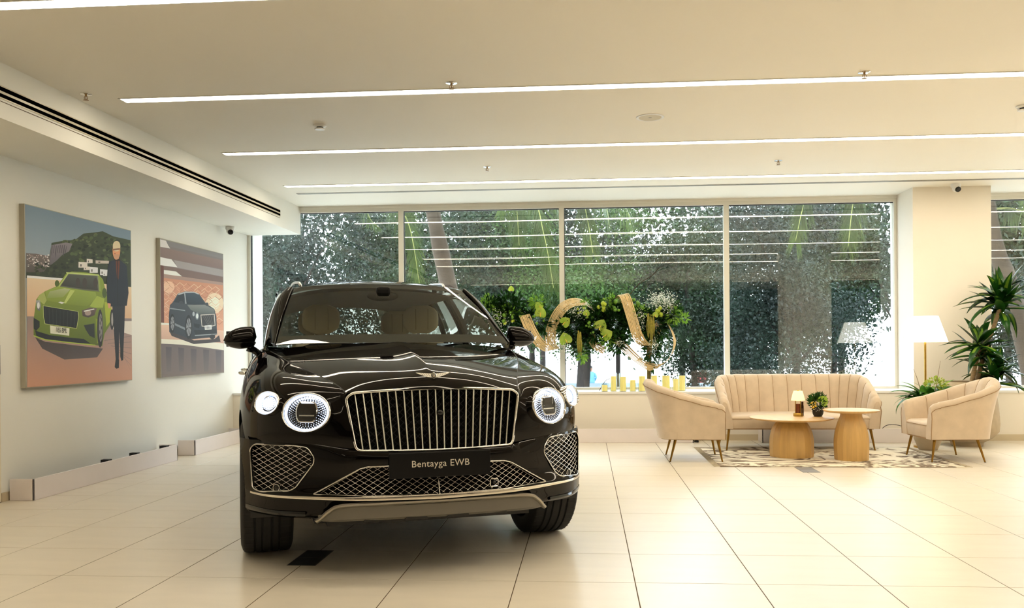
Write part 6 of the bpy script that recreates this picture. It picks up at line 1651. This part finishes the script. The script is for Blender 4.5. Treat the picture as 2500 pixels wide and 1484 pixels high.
([697,382,712,383,712,363,696,363],(120,120,124)),
([720,383,735,383,735,364,719,364],(120,120,124)),
([743,383,758,384,758,364,742,364],(120,120,124)),
([484,349,865,363,869,326,507,309],(26,28,32)),
([498,310,869,327,869,320,498,303],(140,144,146)),
([195,393,192,369,186,348,176,332,164,323,151,323,140,331,130,347,125,367,123,391,125,415,132,436,141,452,153,461,166,461,177,454,187,438,193,417],(24,24,26)),
([187,393,184,373,178,356,170,345,160,340,150,344,142,355,136,372,135,392,137,411,143,428,151,440,161,444,171,441,180,430,185,413],(128,128,132)),
([159,392,184,393,182,378],(56,56,60)),
([159,392,174,353,167,345],(56,56,60)),
([159,392,152,343,145,348],(56,56,60)),
([159,392,136,370,134,384],(56,56,60)),
([159,392,136,414,141,426],(56,56,60)),
([159,392,154,441,161,443],(56,56,60)),
([159,392,175,432,180,421],(56,56,60)),
([454,372,450,339,440,311,426,290,408,279,390,278,373,289,360,310,351,338,348,369,352,401,361,429,376,450,393,462,411,463,428,452,442,432,451,404],(24,24,26)),
([441,371,438,345,429,322,417,307,402,301,387,306,375,321,368,343,365,370,368,396,377,419,389,434,404,440,419,435,431,420,439,398],(128,128,132)),
([401,370,438,371,436,351],(56,56,60)),
([401,370,423,318,413,308],(56,56,60)),
([401,370,391,305,381,312],(56,56,60)),
([401,370,367,341,364,360],(56,56,60)),
([401,370,368,399,375,416],(56,56,60)),
([401,370,394,436,405,438],(56,56,60)),
([401,370,425,423,432,408],(56,56,60)),
([842,300,832,289,806,281,774,281,748,288,739,299,749,310,774,318,807,318,833,312],(26,26,28)),
([728,563,720,552,702,547,684,551,677,560,685,571,702,576,720,573],(50,54,60)),
([320,554,310,544,288,539,267,542,258,551,267,561,289,566,311,563],(48,52,58))]
def poster(name, y0, y1, z0, z1, data, label, plate=None):
    e = empty(name, (XL+.001, (y0+y1)/2, z0)); t = .044; hw = (y1-y0)/2; h = z1-z0
    MB().box(0, t, -hw, hw, 0, h).build('canvas_frame', mat('poster_edge', (176, 170, 152), .6), e)
    V, F, Cc = [], [], []
    for k, row in enumerate(data):
        f = row[0]; n = len(f)//2; P = [(f[2*i]/999, f[2*i+1]/999) for i in range(n)]; lt = lambda c: tuple(min(235, 16+v*1.06) for v in c); c1 = lin(lt(row[1])); c2 = lin(lt(row[2])) if len(row) > 2 else c1
        w0 = min(p[1] for p in P); w1 = max(p[1] for p in P)+1e-6; b = len(V); x = t+.0004+k*.000006
        for u, w in P:
            q = (w-w0)/(w1-w0); V.append((x, -hw+.004+u*(2*hw-.008), .004+w*(h-.008))); Cc.append(tuple(c2[i]+(c1[i]-c2[i])*q for i in range(3))+(1,))
        for tr in tessellate_polygon([[Vector((u, w, 0)) for u, w in P]]): 
            a, b_, c = [P[i] for i in tr]; cr = (b_[0]-a[0])*(c[1]-a[1])-(b_[1]-a[1])*(c[0]-a[0])
            if abs(cr) > 1e-9: F.append(tuple(b+i for i in (tr if cr > 0 else tr[::-1])))
    me = bpy.data.meshes.new('print'); me.from_pydata(V, [], F); at = me.color_attributes.new('Col', 'FLOAT_COLOR', 'POINT'); at.data.foreach_set('color', np.array(Cc, np.float32).ravel())
    pr = link('print', me, vcol_mat('poster_print', .5, .3), e)
    if plate:
        for txt, u, w, s, sh in plate:
            l = link('print_lettering', text_mesh(txt, s, .0002, 1.0, 0), mat('print_black', (24, 22, 22), .5), pr)
            l.matrix_local = Matrix.Translation((t+.006, -hw+u*2*hw, w*h)) @ Matrix(((0, 0, 1, 0), (1, 0, 0, 0), (sh, 1, 0, 0), (0, 0, 0, 1))) @ Matrix.Diagonal((.72, 1, 1, 1))
    tag(e, label, 'poster')
poster('wall_poster', 6.70, 8.35, .878, 2.374, PRINT_A, 'large wall poster of a green convertible and a person walking in dark clothes', [('V55 BML', .291, .318, .062, -.07)])
poster('wall_poster', 8.94, 10.56, .882, 2.374, PRINT_B, 'wall poster of a dark car before a copper diamond patterned wall')
# ---------------------------------------------------------------- outside
ZG = -1.1
struct(MB().box(-70, 90, 11.7, 140, ZG-.5, ZG).build('ground', mat('pale_paving', (206, 206, 198), .9, noise=(.6, .06))), 'pale paving and shore outside the window')
m_trunk = mat('tree_bark', (44, 37, 32), .9, noise=(6, .3, (1, 1, .3)), bump=(14, .5)); m_palmt = mat('palm_trunk', (74, 60, 47), .9, noise=(4, .2, (1, 1, 6)), bump=(10, .5))
leafs = [leaf_mat('canopy_leaf_blue', (11, 24, 21), (33, 54, 40), .9, .5, .2), leaf_mat('canopy_leaf_mid', (12, 28, 18), (42, 66, 34), .9, .5, .22), leaf_mat('canopy_leaf_bright', (22, 46, 18), (66, 96, 38), .9, .5, .28)]
def tree(x, y, h, blobs, n, label, lm, lean=0, leaf=.10, r=.085, fork=True):
    e = empty('shade_tree', (x, y, ZG)); top = blobs[0]
    MB().tube(spline([(0, 0, 0), (lean*.3, 0, h*.3), (lean*.7, .1, h*.6), (lean, .1, h)], 12), [r*1.25]*2+[r]*5+[r*.7]*5, 9).build('trunk', m_trunk, e, smooth=60)
    if fork:
        for (bx, by, bz), br in blobs[:6]:
            MB().tube(spline([(lean*.5, 0, h*.5), (lean*.5+(bx-lean*.5)*.4, by*.4, h*.5+(bz-h*.5)*.5), (bx, by, bz)], 8), [r*.5]*3+[r*.35]*3+[r*.15]*2, 6).build('branch', m_trunk, e, smooth=60)
    vs_, fs_, k0 = [], [], 0; tot = sum(b[1][0]*b[1][2] for b in blobs)
    for (bx, by, bz), br in blobs:
        m = int(4.2*n*br[0]*br[2]/tot); C, Dv = blob_points(m, (bx, by, bz), br, .3)
        # tufts: pull leaves towards a set of twig ends so that gaps of light stay open
        tuft = C[rng.integers(0, m, max(8, m//60))]; pick = tuft[rng.integers(0, len(tuft), m)]; C = pick+rng.normal(size=(m, 3))*leaf*1.9
        V, F = leaf_quads(C, rng.normal(size=(m, 3))+np.array([0, 0, -.35]), rng.uniform(.6, 1.2, m)*leaf, rng.uniform(.35, .6, m)*leaf); vs_.append(V); fs_.append(F+k0); k0 += len(V)
    link('crown', arr_mesh('crown', np.vstack(vs_), np.vstack(fs_)), leafs[lm], e); tag(e, label, 'tree', 'shade trees outside the window')
def rb(cx, cz, w, hgt, k, d=1.2):
    """k blobs filling a w x hgt area around (cx, cz)"""
    return [((cx+random.uniform(-w, w)*.75, random.uniform(-d, d), cz+random.uniform(-hgt, hgt)*.75), (w*random.uniform(.38, .55), d*.8, hgt*random.uniform(.38, .55))) for _ in range(k)]
tree(-7.6, 21, 4.0, rb(0, 4.1, 2.2, 2.6, 12), 6800, 'dense tree behind the window pane next to the poster wall', 0)
tree(-4.4, 22.5, 4.4, rb(0, 4.6, 2.4, 2.1, 9), 5200, 'dense tree standing behind the left part of the car roof', 1)
tree(-1.5, 24, 4.2, rb(0, 5.0, 2.3, 1.9, 8), 4200, 'dense tree behind the nearer palm trunk', 0)
tree(-.15, 22, 4.0, [((-.9, 0, 2.9), (1.1, .9, .7)), ((.7, 0, 3.1), (1.2, .9, .8)), ((0, 0, 2.4), (.8, .6, .4))]+rb(.2, 4.7, 2.3, 1.7, 7), 4600, 'tree with a thick dark trunk below the flower display', 2, .2, .10, .17)
tree(.95, 26, 5.0, rb(.6, 5.4, 2.4, 2.0, 7), 3800, 'slim tree right of the thick dark trunk', 0, 0, .10, .07)
tree(2.9, 23, 4.2, rb(0, 3.6, 2.2, 2.7, 12), 7600, 'dense leafy tree behind the window mullion beside the flowers', 1, -.2)
tree(4.6, 20, 3.6, rb(0, 3.4, 1.7, 2.3, 11), 6600, 'dark spreading tree right behind the sofa', 0, .3, .09, .085)
tree(5.9, 21.5, 3.8, rb(0, 3.5, 1.5, 2.5, 11), 6400, 'tree behind the sofa near the reflected lamp', 1, .2, .09, .075)
tree(7.9, 22, 4.2, rb(0, 4.3, 1.5, 2.0, 7), 3200, 'lighter tree at the window edge beside the column', 1, 0, .10, .07)
tree(10.6, 21, 4.0, rb(0, 3.1, 1.0, 1.3, 6), 2200, 'leafy tree behind the leaning palm at the picture edge', 0, 0, .10, .07)
# a farther, denser row closes the gaps between the near crowns
for k, (x, y, lb) in enumerate(((-11.5, 30, 'far dense tree at the poster wall end of the window'), (-6.4, 31, 'far dense tree behind the trees over the car bonnet'), (-1.6, 32, 'far dense tree behind the nearer palm'), (3.4, 31, 'far dense tree behind the flower display'), (8.6, 30, 'far dense tree behind the sofa'), (14.5, 31, 'far dense tree behind the leaning palm'))):
    tree(x, y, 5.0, rb(0, 5.4, 3.0, 2.9, 20, 1.0), 2300, lb, k % 2, 0, .26, .11)
# palms
m_frond = leaf_mat('palm_frond', (44, 62, 26), (88, 108, 52), 1.2, .4, .4); m_rib = mat('frond_rib', (150, 152, 84), .6)
def palm(x, y, trunk, fronds, label, hang=()):
    e = empty('palm_tree', (x, y, ZG)); pts = spline([(a, b, c-ZG) for a, b, c in trunk], 16); MB().tube(pts, [.17]*4+[.14]*6+[.12]*6, 10).build('trunk', m_palmt, e, smooth=60)
    top = pts[-1]
    for az, el, L, dr, off in fronds:
        p = np.array(top)+np.array(off); h = np.array([math.cos(az), math.sin(az), 0]); el_ = el; rib = []; lv = []; n = 34
        s = np.array([-math.sin(az), math.cos(az), 0])
        V, F = [], []
        for i in range(n+1):
            f = i/n; t = h*math.cos(el_)+np.array([0, 0, 1.0])*math.sin(el_); rib.append(tuple(p)); nn = np.cross(s, t)
            if f > .12:
                ll = L*.30*math.sin(PI*min(1, .18+.8*f))**.7
                for sg in (-1, 1):
                    for q in range(2):
                        d = s*sg*.75+t*.65-np.array([0, 0, .35+.25*random.random()])+rng.normal(size=3)*.08; d /= np.linalg.norm(d); b = p+t*L/n*.5*q; w = t*.016; l2 = ll*random.uniform(.85, 1.1); k = len(V)
                        V += [b-w, b+w, b+d*l2*.6+w*1.1-np.array([0, 0, .02]), b+d*l2-np.array([0, 0, .10*l2]), b+d*l2*.6-w*1.1-np.array([0, 0, .02])]; F.append((k, k+1, k+2, k+3, k+4))
            p = p+t*L/n; el_ -= dr/n*(.5+f)
        fr = MB().tube(rib, [.018*(1-.8*i/n) for i in range(n+1)], 5).build('frond', m_rib, e, smooth=60)
        MB().add([tuple(v) for v in V], F).build('leaflets', m_frond, fr, fix=False)
    for p0, p1, ll in hang:
        r = spline([tuple(top), tuple((np.array(top)+np.array(p0))/2+np.array([0, 0, .5])), p0, tuple((np.array(p0)+np.array(p1))/2+np.array([(p1[0]-p0[0])*.12, 0, .06])), p1], 60); V, F = [], []
        for i in range(14, 60):
            t = r[i]-r[i-1]; t /= np.linalg.norm(t)+1e-9; s_ = np.cross(t, [0, 1, 0]); s_ /= np.linalg.norm(s_)+1e-9
            for sg in (-1, 1):
                for q in range(3):
                    f = (i-14)/46; d = s_*sg*(.62-.3*f)+t*.8+np.array([0, 0, -.25])+rng.normal(size=3)*.09; d /= np.linalg.norm(d); b = r[i-1]+(r[i]-r[i-1])*q/3; w = t*.012; l2 = ll*(1-.45*f)*random.uniform(.85, 1.1); k = len(V)
                    V += [b-w, b+w, b+d*l2*.6+w*1.3, b+d*l2-np.array([0, 0, .06]), b+d*l2*.6-w*1.3]; F.append((k, k+1, k+2, k+3, k+4))
        fr = MB().tube([tuple(q) for q in r], [.02*(1-.8*i/59) for i in range(60)], 5).build('frond', m_rib, e, smooth=60); MB().add([tuple(v) for v in V], F).build('leaflets', m_frond, fr, fix=False)
    tag(e, label, 'palm tree', 'palm trees outside the window')
palm(-2.0, 14.2, [(.25, 0, ZG), (.0, 0, 1.0), (-.28, 0, 2.3), (-.52, 0, 3.5), (-.6, 0, 4.3)],
     [(.05, .30, 3.0, 2.1, (0, 0, 0)), (-.12, .42, 3.9, 2.1, (0, 0, 0)), (.25, .5, 4.3, 2.0, (0, .2, 0)), (PI*.95, .2, 2.0, 2.9, (0, 0, 0)), (-PI/2, .25, 2.2, 2.4, (0, 0, 0)), (-.7, .45, 2.7, 2.6, (0, 0, 0)), (PI*1.25, .5, 2.1, 2.4, (0, 0, 0)), (1.2, .7, 2.2, 2.2, (0, 0, 0)), (2.4, .7, 2.2, 2.2, (0, 0, 0))], 'palm whose trunk and hanging fronds show above the car roof',
     hang=[((-.98, -.6, 4.85), (-.62, -.6, 3.25), .62), ((1.12, -.6, 4.75), (1.50, -.6, 3.2), .66), ((1.85, -.5, 4.9), (2.12, -.5, 3.75), .6), ((.85, -.4, 5.0), (.95, -.4, 3.9), .6)])
palm(6.57, 14.2, [(.62, 0, ZG), (.42, 0, .6), (.14, 0, 1.9), (-.16, 0, 2.9), (-.34, 0, 4.2)],
     [(PI*1.0, .25, 2.7, 2.2, (0, 0, 0)), (PI*.98, .55, 3.6, 1.9, (0, .3, .1)), (PI*1.1, .5, 2.9, 2.3, (0, 0, .1)), (.1, .3, 2.0, 2.8, (0, 0, -.3)), (-.5, .3, 2.0, 2.6, (0, 0, -.2)), (.3, .2, 1.8, 2.4, (.2, .1, -.9)), (-PI/2, .4, 2.2, 2.6, (0, 0, 0)), (1.3, .6, 2.0, 2.2, (0, 0, 0))], 'leaning palm trunk behind the dracaena at the picture edge',
     hang=[((-2.95, -.4, 4.9), (-3.3, -.4, 3.9), .6), ((-2.3, -.4, 5.0), (-2.5, -.4, 3.8), .6), ((.15, -.5, 4.6), (.3, -.5, 3.4), .45), ((.6, -.4, 4.4), (1.0, -.4, 3.5), .5)])
# sea wall, two seated people, parked cars
struct(MB().box(-14, 3.0, 42, 42.7, ZG, -.62).box(5.0, 8, 42, 42.7, ZG, -.62).build('trim_5', mat('sea_wall', (120, 132, 140), .9, noise=(2, .1))), 'low grey sea wall')
def sitter(x, shirt, trousers, label):
    e = empty('person', (x, 42.2, -.62)); 
    g = []
    for z, rx, ry, yo in ((0, .19, .14, 0), (.1, .2, .14, .0), (.25, .19, .13, .03), (.4, .22, .13, .05), (.5, .2, .11, .06), (.56, .08, .07, .07), (.60, .055, .06, .08), (.64, .075, .09, .09), (.72, .085, .105, .10), (.80, .075, .09, .10), (.84, .03, .04, .10)):
        g.append([(rx*math.cos(t), yo+ry*math.sin(t), z) for t in np.linspace(0, 2*PI, 15)[:-1]])
    MB().grid(g, cv=True).build('body', mat('skin_far', (120, 84, 64), .7), e, smooth=180)
    MB().grid([[(px*1.06, py*1.06, pz) for px, py, pz in r] for r in g[:6]], cv=True).build('shirt', shirt, e, smooth=180)
    MB().grid([[(px*1.08, (py-.1)*1.08+.105, pz+.006) for px, py, pz in r] for r in g[8:]], cv=True).build('hair', m_black, e, smooth=180)
    for s in (-1, 1):
        MB().tube(spline([(s*.2, .05, .46), (s*.26, .0, .28), (s*.2, .14, .12)], 8), [.055]*3+[.045]*5, 8).build('sleeve', shirt, e, smooth=180); MB().tube(spline([(s*.1, .05, .06), (s*.11, .4, .08), (s*.11, .46, -.3)], 8), .075, 8).build('trouser_leg', trousers, e, smooth=180)
    tag(e, label, 'person')
m_tr = mat('dark_trousers', (30, 32, 40), .8)
sitter(.22, mat('blue_shirt', (84, 134, 176), .8), m_tr, 'far person in a light blue shirt sitting on the sea wall')
sitter(5.55, mat('red_shirt', (130, 30, 36), .8), m_tr, 'far person in a red shirt sitting near the sea wall')
def parked(x, y, col, label):
    e = empty('parked_car', (x, y, ZG)); pr = [(-2.1, .35), (-2.15, .6), (-2.05, .82), (-1.1, .95), (-.45, 1.42), (.9, 1.46), (1.6, 1.05), (2.1, .98), (2.15, .55), (2.05, .35)]
    q = rounded(pr, .16, 4); g = []
    for yy, s, zz in ((-.86, .96, .0), (-.9, 1, 0), (.9, 1, 0), (.86, .96, 0)): g.append([(a*s, yy*(1 if b < .96 else 1-.22*(b-.96)/.5), b) for a, b in q])
    MB().grid(g, cv=True).add(g[0], [tuple(range(len(q)))]).add(g[-1], [tuple(range(len(q)))]).build('body', mat(col[0], col[1], .2), e, smooth=40)
    for s in (-1, 1):
        for w in ([(-1.0, .97), (-.42, 1.36), (.2, 1.38), (.2, .97)], [(.26, .97), (.26, 1.38), (.85, 1.38), (1.45, 1.0)]):
            MB().add([(a, s*(.905*(1-.22*(b-.96)/.5 if b > .96 else 1)+.01), b) for a, b in w], [(0, 1, 2, 3)]).build('side_window', mat('far_window', (40, 50, 58), .1), e)
        for wx in (-1.35, 1.35): MB().lathe([(0, -.1), (.25, -.1), (.33, -.06), (.33, .08), (.25, .1), (0, .1)], 24, M=Matrix.Translation((wx, s*.82, .33)) @ Matrix.Rotation(PI/2, 4, 'X')).build('wheel', m_rub, e, smooth=40)
    tag(e, label, 'car', 'parked cars outside')
parked(4.1, 16.4, ('silver_far_paint', (196, 202, 206)), 'silver car parked outside, showing between sofa back and column')
parked(10.4, 19.2, ('white_far_paint', (235, 236, 236)), 'white car parked outside, at the right edge beyond the dracaena')
